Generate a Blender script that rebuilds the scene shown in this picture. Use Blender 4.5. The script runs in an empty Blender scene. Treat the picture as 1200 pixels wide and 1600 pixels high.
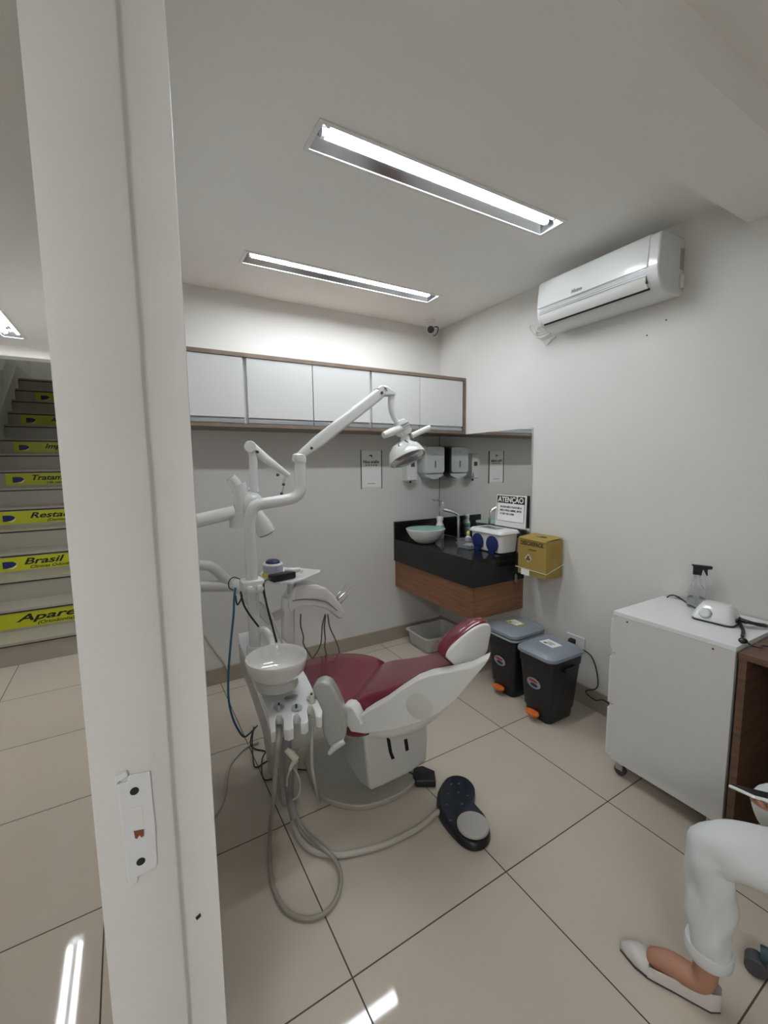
import bpy, bmesh, math, random
from mathutils import Vector, Matrix
random.seed(7)
SC = bpy.context.scene
COL = SC.collection
V = Vector
# ------------------------------------------------------------------ camera
H = 1.424
F_PX, PITCH, YAW, ROLL = 674.18, -0.112, 0.5256, -0.0117
FW = V((math.sin(YAW)*math.cos(PITCH), math.cos(YAW)*math.cos(PITCH), math.sin(PITCH)))
_r = V((math.cos(YAW), -math.sin(YAW), 0)); _u = _r.cross(FW)
RT = _r*math.cos(ROLL) + _u*math.sin(ROLL); UP = -_r*math.sin(ROLL) + _u*math.cos(ROLL)
EYE = V((0, 0, H))
cd = bpy.data.cameras.new('camera'); cam = bpy.data.objects.new('camera', cd); COL.objects.link(cam)
cd.sensor_fit = 'HORIZONTAL'; cd.sensor_width = 36; cd.lens = F_PX/1200*36; cd.clip_start = 0.02; cd.clip_end = 60
cam.matrix_world = Matrix(((RT.x, UP.x, -FW.x, EYE.x), (RT.y, UP.y, -FW.y, EYE.y), (RT.z, UP.z, -FW.z, EYE.z), (0, 0, 0, 1)))
SC.camera = cam
# ------------------------------------------------------------------ world, exposure
w = bpy.data.worlds.new('world'); SC.world = w; w.use_nodes = True
w.node_tree.nodes['Background'].inputs[0].default_value = (0.8, 0.85, 1, 1)
w.node_tree.nodes['Background'].inputs[1].default_value = 0.03
SC.view_settings.view_transform = 'Standard'; SC.view_settings.look = 'None'
SC.view_settings.gamma = 1; SC.view_settings.use_curve_mapping = False
SC.view_settings.exposure = 1.37
SC.cycles.use_denoising = True
SC.cycles.max_bounces = 10; SC.cycles.diffuse_bounces = 6; SC.cycles.glossy_bounces = 5
SC.cycles.transmission_bounces = 8; SC.cycles.caustics_reflective = False; SC.cycles.caustics_refractive = False
SC.cycles.sample_clamp_indirect = 6
TUBE = 20.0      # brightness of the ceiling lamp tubes
TUBE_HALL = 34.0

def at(px, py, X=None, Y=None, Z=None, D=None):
    d = FW + RT*((px-600)/F_PX) - UP*((py-800)/F_PX)
    t = X/d.x if X is not None else Y/d.y if Y is not None else (Z-H)/d.z if Z is not None else D
    return EYE + d*t

# ------------------------------------------------------------------ materials
_m = {}
def mat(name, col, rough=0.5, metal=0.0, var=0.03, scale=6, bump=0.0, bscale=60, coat=0.0, trans=0.0, ior=1.45, emit=None, spec=0.5, alpha=1.0):
    if name in _m: return _m[name]
    m = bpy.data.materials.new(name); m.use_nodes = True; nt = m.node_tree
    b = nt.nodes['Principled BSDF']; L = nt.links.new
    b.inputs['Roughness'].default_value = rough; b.inputs['Metallic'].default_value = metal
    b.inputs['Coat Weight'].default_value = coat; b.inputs['Coat Roughness'].default_value = 0.08
    b.inputs['Transmission Weight'].default_value = trans; b.inputs['IOR'].default_value = ior
    b.inputs['Specular IOR Level'].default_value = spec; b.inputs['Alpha'].default_value = alpha
    tc = nt.nodes.new('ShaderNodeTexCoord'); n = nt.nodes.new('ShaderNodeTexNoise')
    n.inputs['Scale'].default_value = scale; n.inputs['Detail'].default_value = 4; L(tc.outputs['Object'], n.inputs['Vector'])
    r = nt.nodes.new('ShaderNodeMapRange'); r.inputs[3].default_value = 1-var; r.inputs[4].default_value = 1+var; L(n.outputs['Fac'], r.inputs[0])
    mx = nt.nodes.new('ShaderNodeVectorMath'); mx.operation = 'SCALE'; mx.inputs[0].default_value = col[:3]; L(r.outputs[0], mx.inputs['Scale'])
    L(mx.outputs[0], b.inputs['Base Color'])
    if bump:
        n2 = nt.nodes.new('ShaderNodeTexNoise'); n2.inputs['Scale'].default_value = bscale; n2.inputs['Detail'].default_value = 3; L(tc.outputs['Object'], n2.inputs['Vector'])
        bp = nt.nodes.new('ShaderNodeBump'); bp.inputs['Strength'].default_value = bump; bp.inputs['Distance'].default_value = 0.002
        L(n2.outputs['Fac'], bp.inputs['Height']); L(bp.outputs[0], b.inputs['Normal'])
    if emit: b.inputs['Emission Color'].default_value = (*emit[:3], 1); b.inputs['Emission Strength'].default_value = emit[3]
    _m[name] = m; return m

def tile_mat(name, col, grout, s, ox, oy, ang, rough=0.1, axes='xy', gw=0.0022, var=0.035):
    m = bpy.data.materials.new(name); m.use_nodes = True; nt = m.node_tree; L = nt.links.new; N = nt.nodes.new
    b = nt.nodes['Principled BSDF']; b.inputs['Specular IOR Level'].default_value = 0.3
    g = N('ShaderNodeNewGeometry'); mp = N('ShaderNodeMapping'); mp.vector_type = 'TEXTURE'
    mp.inputs['Location'].default_value = (ox, oy, 0); mp.inputs['Rotation'].default_value = (0, 0, ang); mp.inputs['Scale'].default_value = (s, s, s)
    L(g.outputs['Position'], mp.inputs[0]); sp = N('ShaderNodeSeparateXYZ'); L(mp.outputs[0], sp.inputs[0])
    masks = []
    for k in (0, 1):
        f = N('ShaderNodeMath'); f.operation = 'PINGPONG'; f.inputs[1].default_value = 0.5; L(sp.outputs[k], f.inputs[0])
        c = N('ShaderNodeMath'); c.operation = 'LESS_THAN'; c.inputs[1].default_value = gw/s; L(f.outputs[0], c.inputs[0]); masks.append(c)
    mx = N('ShaderNodeMath'); mx.operation = 'MAXIMUM'; L(masks[0].outputs[0], mx.inputs[0]); L(masks[1].outputs[0], mx.inputs[1])
    fl = N('ShaderNodeVectorMath'); fl.operation = 'FLOOR'; L(mp.outputs[0], fl.inputs[0])
    wn = N('ShaderNodeTexWhiteNoise'); L(fl.outputs[0], wn.inputs['Vector'])
    n = N('ShaderNodeTexNoise'); n.inputs['Scale'].default_value = 3.5; n.inputs['Detail'].default_value = 5; L(g.outputs['Position'], n.inputs['Vector'])
    ad = N('ShaderNodeMath'); ad.operation = 'ADD'; L(wn.outputs['Value'], ad.inputs[0]); L(n.outputs['Fac'], ad.inputs[1])
    r = N('ShaderNodeMapRange'); r.inputs[1].default_value = 0.2; r.inputs[2].default_value = 1.7; r.inputs[3].default_value = 1-var; r.inputs[4].default_value = 1+var; L(ad.outputs[0], r.inputs[0])
    sc = N('ShaderNodeVectorMath'); sc.operation = 'SCALE'; sc.inputs[0].default_value = col; L(r.outputs[0], sc.inputs['Scale'])
    mc = N('ShaderNodeMix'); mc.data_type = 'RGBA'; L(mx.outputs[0], mc.inputs[0]); L(sc.outputs[0], mc.inputs[6]); mc.inputs[7].default_value = (*grout, 1)
    L(mc.outputs[2], b.inputs['Base Color'])
    rr = N('ShaderNodeMix'); rr.data_type = 'FLOAT'; rr.inputs[2].default_value = rough; rr.inputs[3].default_value = 0.8; L(mx.outputs[0], rr.inputs[0]); L(rr.outputs[0], b.inputs['Roughness'])
    return m

def wood_mat(name, c1, c2, scale=(1, 1, 14), rough=0.45):
    m = bpy.data.materials.new(name); m.use_nodes = True; nt = m.node_tree; L = nt.links.new; N = nt.nodes.new
    b = nt.nodes['Principled BSDF']; b.inputs['Roughness'].default_value = rough
    g = N('ShaderNodeNewGeometry'); mp = N('ShaderNodeMapping'); mp.inputs['Scale'].default_value = scale; L(g.outputs['Position'], mp.inputs[0])
    n = N('ShaderNodeTexNoise'); n.inputs['Scale'].default_value = 5; n.inputs['Detail'].default_value = 6; n.inputs['Distortion'].default_value = 0.6; L(mp.outputs[0], n.inputs['Vector'])
    r = N('ShaderNodeValToRGB'); r.color_ramp.elements[0].position = 0.3; r.color_ramp.elements[1].position = 0.7
    r.color_ramp.elements[0].color = (*c1, 1); r.color_ramp.elements[1].color = (*c2, 1); L(n.outputs['Fac'], r.inputs[0]); L(r.outputs[0], b.inputs['Base Color'])
    return m

WALL = mat('wall_paint', (0.70, 0.685, 0.66), 0.75, bump=0.15, bscale=90, var=0.015, scale=2)
CEIL = mat('ceiling_paint', (0.86, 0.84, 0.815), 0.85, bump=0.1, var=0.015, scale=1.5)
JAMB = mat('jamb_paint', (0.70, 0.685, 0.66), 0.45, bump=0.25, bscale=40, var=0.02, scale=5)
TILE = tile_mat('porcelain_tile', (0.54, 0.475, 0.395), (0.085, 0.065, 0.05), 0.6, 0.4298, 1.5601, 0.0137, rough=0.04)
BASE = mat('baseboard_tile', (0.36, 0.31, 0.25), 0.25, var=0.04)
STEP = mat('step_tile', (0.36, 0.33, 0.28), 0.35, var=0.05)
STEPD = mat('nosing_shade', (0.05, 0.045, 0.035), 0.6)
WHITE = mat('white_laminate', (0.66, 0.66, 0.655), 0.35, var=0.01)
WPLAS = mat('white_plastic', (0.72, 0.72, 0.70), 0.3, coat=0.3, var=0.015)
GLOSS = mat('glossy_white_enamel', (0.70, 0.71, 0.70), 0.22, coat=0.6, var=0.015)
GREYP = mat('grey_enamel', (0.38, 0.38, 0.355), 0.25, coat=0.6, var=0.02)
SHADEW = mat('off_white_plastic', (0.60, 0.60, 0.57), 0.35, var=0.02)
RED = mat('burgundy_vinyl', (0.15, 0.010, 0.022), 0.25, coat=0.35, bump=0.15, bscale=250, var=0.06)
BLACK = mat('black_plastic', (0.012, 0.012, 0.014), 0.35)
BINB = mat('bin_black', (0.012, 0.013, 0.016), 0.3, bump=0.1)
BINL = mat('bin_lid_grey', (0.24, 0.27, 0.31), 0.35)
ORANGE = mat('orange_plastic', (0.75, 0.17, 0.03), 0.45)
CHROME = mat('chrome', (0.75, 0.75, 0.75), 0.15, 1.0)
STEEL = mat('brushed_steel', (0.5, 0.5, 0.5), 0.35, 1.0)
ALU = mat('aluminium_profile', (0.42, 0.44, 0.46), 0.35, 0.7)
SMOKE = mat('grey_rubber_hose', (0.30, 0.28, 0.24), 0.5)
BEIGE = mat('beige_cable', (0.45, 0.43, 0.37), 0.5)
BLUE = mat('blue_cable', (0.02, 0.13, 0.24), 0.45)
MIRROR = mat('mirror_silver', (0.86, 0.88, 0.87), 0.01, 1.0, var=0.0)
GRAN = mat('black_granite', (0.010, 0.010, 0.012), 0.12, var=0.5, scale=120)
WOODV = wood_mat('vanity_wood', (0.17, 0.075, 0.035), (0.27, 0.125, 0.06))
WOODF = wood_mat('cabinet_frame_wood', (0.15, 0.105, 0.08), (0.24, 0.175, 0.13), (1.5, 10, 10))
WOODD = wood_mat('desk_wood', (0.09, 0.045, 0.025), (0.18, 0.10, 0.06), (1, 1, 12))
CARD = mat('cardboard_yellow', (0.36, 0.25, 0.06), 0.7, var=0.08)
CARDD = mat('cardboard_dark', (0.09, 0.055, 0.02), 0.8)
PAPER = mat('paper_white', (0.86, 0.86, 0.84), 0.7)
INK = mat('black_ink', (0.015, 0.013, 0.012), 0.6)
YEL = mat('yellow_sticker', (0.50, 0.52, 0.02), 0.35, var=0.05)
NAVY = mat('navy_print', (0.015, 0.02, 0.12), 0.4)
LABELG = mat('label_green', (0.5, 0.55, 0.05), 0.5)
REDP = mat('red_print', (0.4, 0.04, 0.04), 0.5)
TEAL = mat('teal_glaze', (0.22, 0.52, 0.47), 0.15, coat=0.5)
CLEAR = mat('clear_plastic', (0.95, 0.96, 0.97), 0.08, trans=1.0, ior=1.3, var=0.0)
TUBM = mat('cloudy_plastic', (0.7, 0.72, 0.75), 0.2, trans=0.75, ior=1.2, var=0.0)
SKIN = mat('skin', (0.42, 0.21, 0.14), 0.5, bump=0.1, bscale=80)
CLOTH = mat('white_cotton', (0.66, 0.68, 0.68), 0.85, bump=0.3, bscale=300)
SHOE = mat('white_leather', (0.62, 0.58, 0.55), 0.4, coat=0.2)
HAIR = mat('dark_hair', (0.03, 0.018, 0.012), 0.5)
BLUEC = mat('blue_disc', (0.012, 0.025, 0.12), 0.35)
STOOLM = mat('dark_teal_plastic', (0.03, 0.06, 0.08), 0.4)
REFL = mat('lamp_reflector', (0.72, 0.74, 0.77), 0.14, 1.0, var=0.0)
LAMPF = mat('lamp_frame', (0.75, 0.75, 0.74), 0.4, var=0.0)
GLOW = mat('lamp_tube', (1, 1, 1), 0.4, var=0.0, emit=(0.90, 0.96, 1.0, TUBE))
GLOWR = mat('added_rear_lamp_tube', (1, 1, 1), 0.4, var=0.0, emit=(0.93, 0.97, 1.0, TUBE_HALL*1.7))  # tubes of the added lamp behind the camera
GLOWH = mat('hall_lamp_tube', (1, 1, 1), 0.4, var=0.0, emit=(0.93, 0.97, 1.0, TUBE_HALL))
DISP = mat('dispenser_plastic', (0.66, 0.70, 0.70), 0.3, coat=0.2)
DARKG = mat('dark_grey', (0.06, 0.06, 0.065), 0.5)
PURP = mat('lavender_plastic', (0.45, 0.44, 0.55), 0.35)
DIRT = mat('old_filler', (0.20, 0.06, 0.03), 0.9)
GREENP = mat('green_label', (0.10, 0.32, 0.25), 0.5)

# ------------------------------------------------------------------ mesh helpers
def B(): return bmesh.new()
def face(bm, vs):
    try: bm.faces.new(vs)
    except ValueError: pass
def box(bm, lo, hi):
    x0, y0, z0 = lo; x1, y1, z1 = hi
    v = [bm.verts.new(p) for p in ((x0,y0,z0),(x1,y0,z0),(x1,y1,z0),(x0,y1,z0),(x0,y0,z1),(x1,y0,z1),(x1,y1,z1),(x0,y1,z1))]
    for f in ((3,2,1,0),(4,5,6,7),(0,1,5,4),(1,2,6,5),(2,3,7,6),(3,0,4,7)): face(bm, [v[i] for i in f])
    return bm
def obox(bm, c, ax, hs):
    c = V(c); a, b2, d = [V(x).normalized()*h for x, h in zip(ax, hs)]
    v = [bm.verts.new(c + a*i + b2*j + d*k) for i, j, k in ((-1,-1,-1),(1,-1,-1),(1,1,-1),(-1,1,-1),(-1,-1,1),(1,-1,1),(1,1,1),(-1,1,1))]
    for f in ((3,2,1,0),(4,5,6,7),(0,1,5,4),(1,2,6,5),(2,3,7,6),(3,0,4,7)): face(bm, [v[i] for i in f])
    return bm
def loft(bm, rings, caps=True, closed=True):
    vr = [[bm.verts.new(p) for p in r] for r in rings]; n = len(vr[0])
    for a, b2 in zip(vr, vr[1:]):
        for i in range(n if closed else n-1):
            j = (i+1) % n; face(bm, (a[i], a[j], b2[j], b2[i]))
    if caps: face(bm, list(reversed(vr[0]))); face(bm, vr[-1])
    return bm
def frame_of(d):
    d = V(d).normalized(); a = V((0,0,1)) if abs(d.z) < 0.9 else V((1,0,0))
    u = d.cross(a).normalized(); return u, d.cross(u).normalized()
def tube(bm, pts, r, n=10, caps=True):
    pts = [V(p) for p in pts]; rs = r if isinstance(r, (list, tuple)) else [r]*len(pts)
    rings = []; u = None
    for i, p in enumerate(pts):
        t = (pts[min(i+1, len(pts)-1)] - pts[max(i-1, 0)]).normalized()
        if u is None: u, _ = frame_of(t)
        else:
            u = u - t*u.dot(t); u = u.normalized() if u.length > 1e-6 else frame_of(t)[0]
        v = t.cross(u)
        rings.append([p + (u*math.cos(2*math.pi*k/n) + v*math.sin(2*math.pi*k/n))*rs[i] for k in range(n)])
    return loft(bm, rings, caps)
def cyl(bm, p0, p1, r0, r1=None, n=24): return tube(bm, [p0, p1], [r0, r0 if r1 is None else r1], n)
def cr(pts, k=6):
    pts = [V(p) for p in pts]; o = []
    for i in range(len(pts)-1):
        p0 = pts[max(i-1,0)]; p1 = pts[i]; p2 = pts[i+1]; p3 = pts[min(i+2, len(pts)-1)]
        for j in range(k):
            t = j/k; o.append(0.5*((2*p1) + (p2-p0)*t + (2*p0-5*p1+4*p2-p3)*t*t + (3*p1-p0-3*p2+p3)*t**3))
    o.append(pts[-1]); return o
def lathe(bm, prof, c, axis=(0,0,1), n=36, sx=1.0):
    ax = V(axis).normalized(); u, v = frame_of(ax); c = V(c)
    rings = [[c + ax*z + (u*math.cos(2*math.pi*k/n)*sx + v*math.sin(2*math.pi*k/n))*max(r, 1e-4) for k in range(n)] for r, z in prof]
    return loft(bm, rings)
def prism(bm, pts, vec):
    a = [bm.verts.new(V(p)) for p in pts]; b2 = [bm.verts.new(V(p)+V(vec)) for p in pts]; n = len(a)
    face(bm, list(reversed(a))); face(bm, b2)
    for i in range(n): j = (i+1) % n; face(bm, (a[i], a[j], b2[j], b2[i]))
    return bm
def ell(bm, c, ax, rs, n=20, m=12):
    c = V(c); a, b2, d = [V(x).normalized()*r for x, r in zip(ax, rs)]
    rings = []
    for i in range(m+1):
        th = -math.pi/2 + math.pi*i/m; z = math.sin(th); r = max(math.cos(th), 1e-3)
        rings.append([c + a*(r*math.cos(2*math.pi*k/n)) + b2*(r*math.sin(2*math.pi*k/n)) + d*z for k in range(n)])
    return loft(bm, rings)
def rrect(c, u, v, hu, hv, rad, k=4):
    c = V(c); u = V(u).normalized(); v = V(v).normalized(); rad = min(rad, hu*0.999, hv*0.999); o = []
    for sx, sy, a0 in ((1,1,0), (-1,1,90), (-1,-1,180), (1,-1,270)):
        for i in range(k+1):
            a = math.radians(a0 + 90*i/k)
            o.append(c + u*(sx*(hu-rad) + rad*math.cos(a)) + v*(sy*(hv-rad) + rad*math.sin(a)))
    return o
def obj(name, bm, m, parent=None, bevel=0.0, seg=3, smooth=True, sub=0, ang=40, label=None, orig=None):
    bmesh.ops.recalc_face_normals(bm, faces=bm.faces[:])
    me = bpy.data.meshes.new(name)
    if orig is not None: bmesh.ops.translate(bm, verts=bm.verts[:], vec=-V(orig))
    bm.to_mesh(me); bm.free()
    me.materials.append(m)
    if smooth:
        for p in me.polygons: p.use_smooth = True
        me.set_sharp_from_angle(angle=math.radians(ang))
    o = bpy.data.objects.new(name, me); COL.objects.link(o)
    if orig is not None: o.location = orig
    if parent is not None:
        o.parent = parent
        o.matrix_parent_inverse = Matrix.Translation(-root_loc(parent)) if parent.parent is None else Matrix.Identity(4)
        if parent.parent is not None or parent.type != 'EMPTY': o.matrix_parent_inverse = Matrix.Translation(-parent.location) if parent.parent is None else Matrix.Identity(4)
    if bevel:
        b = o.modifiers.new('bevel', 'BEVEL'); b.width = bevel; b.segments = seg; b.limit_method = 'ANGLE'; b.angle_limit = math.radians(35); b.harden_normals = False
    if sub:
        s = o.modifiers.new('sub', 'SUBSURF'); s.levels = sub; s.render_levels = sub
    if label: o['label'] = label
    return o
def root_loc(p): return p.location.copy()
def thing(name, loc, label, cat, group=None):
    o = bpy.data.objects.new(name, None); COL.objects.link(o); o.location = loc; o.empty_display_size = 0.05
    o['label'] = label; o['category'] = cat
    if group: o['group'] = group
    return o
def tag(o, label, cat, group=None):
    o['label'] = label; o['category'] = cat
    if group: o['group'] = group
    return o
def struct(name, bm, m, parent=None, **k):
    o = obj(name, bm, m, parent, **k)
    if parent is None: o['kind'] = 'structure'
    return o
def text(name, s, size, loc, xd, yd, m, parent, bold=0.0, shear=0.0, align='LEFT', depth=0.0004, wide=1.0, fit=None):
    cu = bpy.data.curves.new(name, 'FONT'); cu.body = s; cu.size = size; cu.align_x = align; cu.align_y = 'CENTER'
    cu.extrude = depth; cu.offset = bold; cu.shear = shear; cu.resolution_u = 3
    t = bpy.data.objects.new(name, cu); COL.objects.link(t)
    bpy.context.view_layer.update()
    me = bpy.data.meshes.new_from_object(t.evaluated_get(bpy.context.evaluated_depsgraph_get()))
    bpy.data.objects.remove(t); bpy.data.curves.remove(cu)
    if fit: wide = fit/max(1e-4, max(v.co.x for v in me.vertices)-min(v.co.x for v in me.vertices))
    x = V(xd).normalized(); y = V(yd).normalized(); z = x.cross(y).normalized(); loc = V(loc)
    for v in me.vertices: v.co = loc + x*(v.co.x*wide) + y*v.co.y + z*(v.co.z)
    me.materials.clear(); me.materials.append(m)
    o = bpy.data.objects.new(name, me); COL.objects.link(o)
    if parent is not None:
        o.parent = parent
        o.matrix_parent_inverse = Matrix.Translation(-parent.location) if parent.parent is None else Matrix.Identity(4)
    return o

# ------------------------------------------------------------------ room
XR, YB, ZC = 2.2156, 2.8856, 2.489
XH, YE, ZH = -1.25, 4.15, 2.303             # hall left wall, hall ceiling end
XP0, XP1, YJ = -0.071, 0.070, 0.62
struct('floor', box(B(), (-1.4, -2.4, -0.08), (2.36, 8.8, 0)), TILE, smooth=False)
LAMPS = [(0.574, 1.753, 1.356, 1.512), (0.560, 1.790, 2.312, 2.468), (-0.702, -0.565, 2.70, 3.895), (-0.76, -0.62, -1.9, -0.7)]
def slab(bm, x0, x1, y0, y1, z0, z1, holes):
    xs = sorted({x0, x1, *[h[0] for h in holes], *[h[1] for h in holes]}); ys = sorted({y0, y1, *[h[2] for h in holes], *[h[3] for h in holes]})
    for a, b2 in zip(xs, xs[1:]):
        for c, d in zip(ys, ys[1:]):
            mx_, my_ = (a+b2)/2, (c+d)/2
            if not any(h[0] < mx_ < h[1] and h[2] < my_ < h[3] for h in holes): box(bm, (a, c, z0), (b2, d, z1))
    return bm
HOLE = [(a+0.012, b2-0.012, c+0.012, d-0.012) for a, b2, c, d in LAMPS]
struct('ceiling', slab(B(), XP0, 2.36, -2.4, YB+0.14, ZC, ZC+0.10, HOLE[:2]), CEIL, smooth=False)
struct('ceiling', slab(B(), -1.4, XP0, -2.4, YE, ZH, ZC+0.10, HOLE[2:]), CEIL, smooth=False)
struct('wall_right', box(B(), (XR, -2.4, 0), (2.36, YB+0.14, ZC)), WALL, smooth=False)
struct('wall_back', box(B(), (XP1, YB, 0), (XR, YB+0.14, ZC)), WALL, smooth=False)
struct('wall_left', box(B(), (XH-0.15, -2.4, 0), (XH, 8.8, 5.0)), WALL, smooth=False)
struct('wall_front', box(B(), (XH, -2.4, 0), (XR, -2.25, ZC)), WALL, smooth=False)
struct('wall_middle', box(B(), (XP0+0.003, YJ+0.16, 0), (XP1, 8.65, 5.0)), WALL, smooth=False)
struct('wall_stairwell', box(B(), (XH, 8.65, 0), (XP1, 8.8, 5.0)), WALL, smooth=False)
struct('trim_1', box(B(), (XH, YE, 2.229), (XP0+0.003, YE+0.13, 5.0)), CEIL, smooth=False)
struct('trim_2', box(B(), (XH-0.1, YE+0.13, 4.9), (XP1, 8.7, 5.0)), CEIL, smooth=False)
# beam over the opening
struct('trim_3', box(B(), (XP0, YJ+0.002, 2.372), (XR, 0.865, ZC)), CEIL, smooth=False)
# door jamb: a wide plate, a groove and a set-back stop
bm = B()
prof = [(XP0, YJ), (0.0165, YJ), (0.019, YJ+0.002), (0.0215, YJ+0.010), (0.026, YJ+0.0125), (0.0705, YJ+0.010), (XP1+0.0015, YJ+0.012), (XP1+0.0015, YJ+0.16), (XP0, YJ+0.16)]
rings = []
random.seed(3)
nz = 60
for i in range(nz+1):
    z = 2.372*i/nz; j = random.uniform(-0.0007, 0.0007)
    rings.append([V((x + (j if k in (2, 3) else 0), y, z)) for k, (x, y) in enumerate(prof)])
struct('trim_4', loft(B(), rings), JAMB, ang=50)
bm = B(); box(bm, (XP1+0.0002, YB-0.012, 0), (XR, YB, 0.105))
struct('baseboard_back', bm, BASE, bevel=0.002)
struct('baseboard_right', box(B(), (XR-0.012, -2.2, 0), (XR, YB-0.012, 0.12)), BASE, bevel=0.002)
struct('baseboard_middle', box(B(), (XP1, YJ+0.17, 0), (XP1+0.012, YB-0.012, 0.11)), BASE, bevel=0.002)
struct('baseboard_left', box(B(), (XH, -2.2, 0), (XH+0.012, 3.92, 0.11)), BASE, bevel=0.002)

# paint chips and screw mark on the jamb
tag(obj('paint_chip', prism(B(), [at(306,1436,Y=YJ+0.009), at(313,1429,Y=YJ+0.009), at(314,1432,Y=YJ+0.009), at(308,1438,Y=YJ+0.009)], (0,0.003,0)), INK), 'small dark chip in the paint low on the door jamb', 'paint chip')

# ------------------------------------------------------------------ strike plate on the jamb
def yj(px, py, d=0.0): return at(px, py, Y=YJ-d)
t = thing('strike_plate', at(210,1290,Y=YJ), 'white painted lock strike plate screwed to the door jamb', 'strike plate')
out = [(184,1226),(199,1222),(201,1212),(235,1206),(238,1240),(243,1290),(246,1350),(243,1356),(216,1370),(215,1380),(203,1386),(199,1370),(190,1290)]
obj('plate', prism(B(), [yj(x, y, 0.0035) for x, y in out], (0, 0.0045, 0)), mat('painted_metal', (0.66,0.67,0.67), 0.3, coat=0.3), t, bevel=0.0012)
obj('lip', prism(B(), [yj(x, y, 0.0065) for x, y in [(180,1214),(197,1207),(200,1208),(200,1214),(186,1222),(180,1230)]], (0, 0.0075, 0)), mat('painted_metal', (1,1,1)), t, bevel=0.0015)
for (x, y) in ((210,1236),(220,1346)):
    c = yj(x, y, 0.0036); s = obj('screw', lathe(B(), [(0.0052,0.0008),(0.0052,-0.0006),(0.003,-0.001)], c, (0,1,0), 20), BLACK, t)
def pl(xs, d): return [yj(x, y, d) for x, y in xs]
obj('recess_frame', prism(B(), pl([(204,1263),(222,1259),(224,1285),(207,1289)], 0.0042), (0,0.0008,0)), JAMB, t, bevel=0.0003)
o_ = obj('bolt_hole', prism(B(), pl([(207,1299),(226,1295),(227,1320),(210,1325)], 0.0042), (0,0.0008,0)), mat('painted_metal', (1,1,1)), t)
obj('hole_filler', prism(B(), pl([(209,1299),(225,1296),(225,1306),(221,1309),(218,1305),(214,1311),(211,1310)], 0.0048), (0,0.0006,0)), DIRT, t, label='dark rusty hole under the white paint')

# ------------------------------------------------------------------ ceiling lamps
def ceiling_lamp(name_label, dims, along, tubes, group):
    x0, x1, y0, y1 = dims; cx, cy = (x0+x1)/2, (y0+y1)/2; z = ZC if group else ZH
    t = thing('ceiling_light', (cx, cy, z), name_label, 'ceiling light', group)
    f = 0.016; g = 0.030
    obj('frame', slab(B(), x0, x1, y0, y1, z-0.004, z-0.0004, [(x0+f, x1-f, y0+f, y1-f)]), LAMPF, t)
    lo = [V(p) for p in ((x0+f, y0+f, z-0.001), (x1-f, y0+f, z-0.001), (x1-f, y1-f, z-0.001), (x0+f, y1-f, z-0.001))]
    gy = 0.058 if along == 'x' else g     # the far side slopes more
    hi = [V(p) for p in ((x0+g, y0+g, z+0.045), (x1-g, y0+g, z+0.045), (x1-g, y1-gy, z+0.045), (x0+g, y1-gy, z+0.045))]
    h2 = [p+V((0,0,0.002)) for p in hi]; l2 = [p + (p-V((cx, cy, p.z))).normalized()*0.002 for p in lo]
    bm = B(); a = [[bm.verts.new(p) for p in r] for r in (lo, hi)]
    for i in range(4): face(bm, (a[0][i], a[0][(i+1) % 4], a[1][(i+1) % 4], a[1][i]))
    face(bm, a[1]); obj('reflector', bm, REFL, t, ang=20)
    for q in tubes:
        e = 0.052; zt = z+0.024
        if along == 'x': a, b2 = V((x0+e, q, zt)), V((x1-e, q, zt))
        else: a, b2 = V((q, y0+e, zt)), V((q, y1-e, zt))
        obj('lamp_tube', cyl(B(), a, b2, 0.0135, n=16), GLOW if group else GLOWH if y0 > 0 else GLOWR, t)
        d = (b2-a).normalized()
        for p, s in ((a, -1), (b2, 1)):
            obj('lamp_holder', cyl(B(), p, p+d*s*0.013, 0.0145, n=16), WPLAS, t)
    return t
G_ = 'recessed twin tube lights in the surgery'
ceiling_lamp('large twin-tube ceiling light nearer the doorway', LAMPS[0], 'x', (1.396, 1.444), G_)
ceiling_lamp('twin-tube ceiling light nearer the wall cabinets', LAMPS[1], 'x', (2.352, 2.400), G_)
ceiling_lamp('twin-tube ceiling light over the stair hall', LAMPS[2], 'y', (-0.668, -0.602), None)
ceiling_lamp('added twin-tube ceiling light, unseen behind the camera, lighting the door jamb', LAMPS[3], 'y', (-0.72, -0.66), None)  # unseen fixture added so the door jamb gets light from the front
t = thing('added_stair_light', (-0.65, 7.6, 4.9), 'added round lamp, out of view, brightening the top of the stairs', 'ceiling light')  # lamp added out of view to lift the dark upper stairwell
obj('base', cyl(B(), (-0.65, 7.6, 4.87), (-0.65, 7.6, 4.8995), 0.15, n=32), LAMPF, t)
obj('diffuser', lathe(B(), [(0.14,0.0),(0.13,-0.03),(0.08,-0.05),(0.001,-0.055)], (-0.65, 7.6, 4.869), n=32), mat('added_stair_glow', (1,1,1), 0.5, var=0, emit=(0.92,1.0,0.92, 11)), t)

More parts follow.
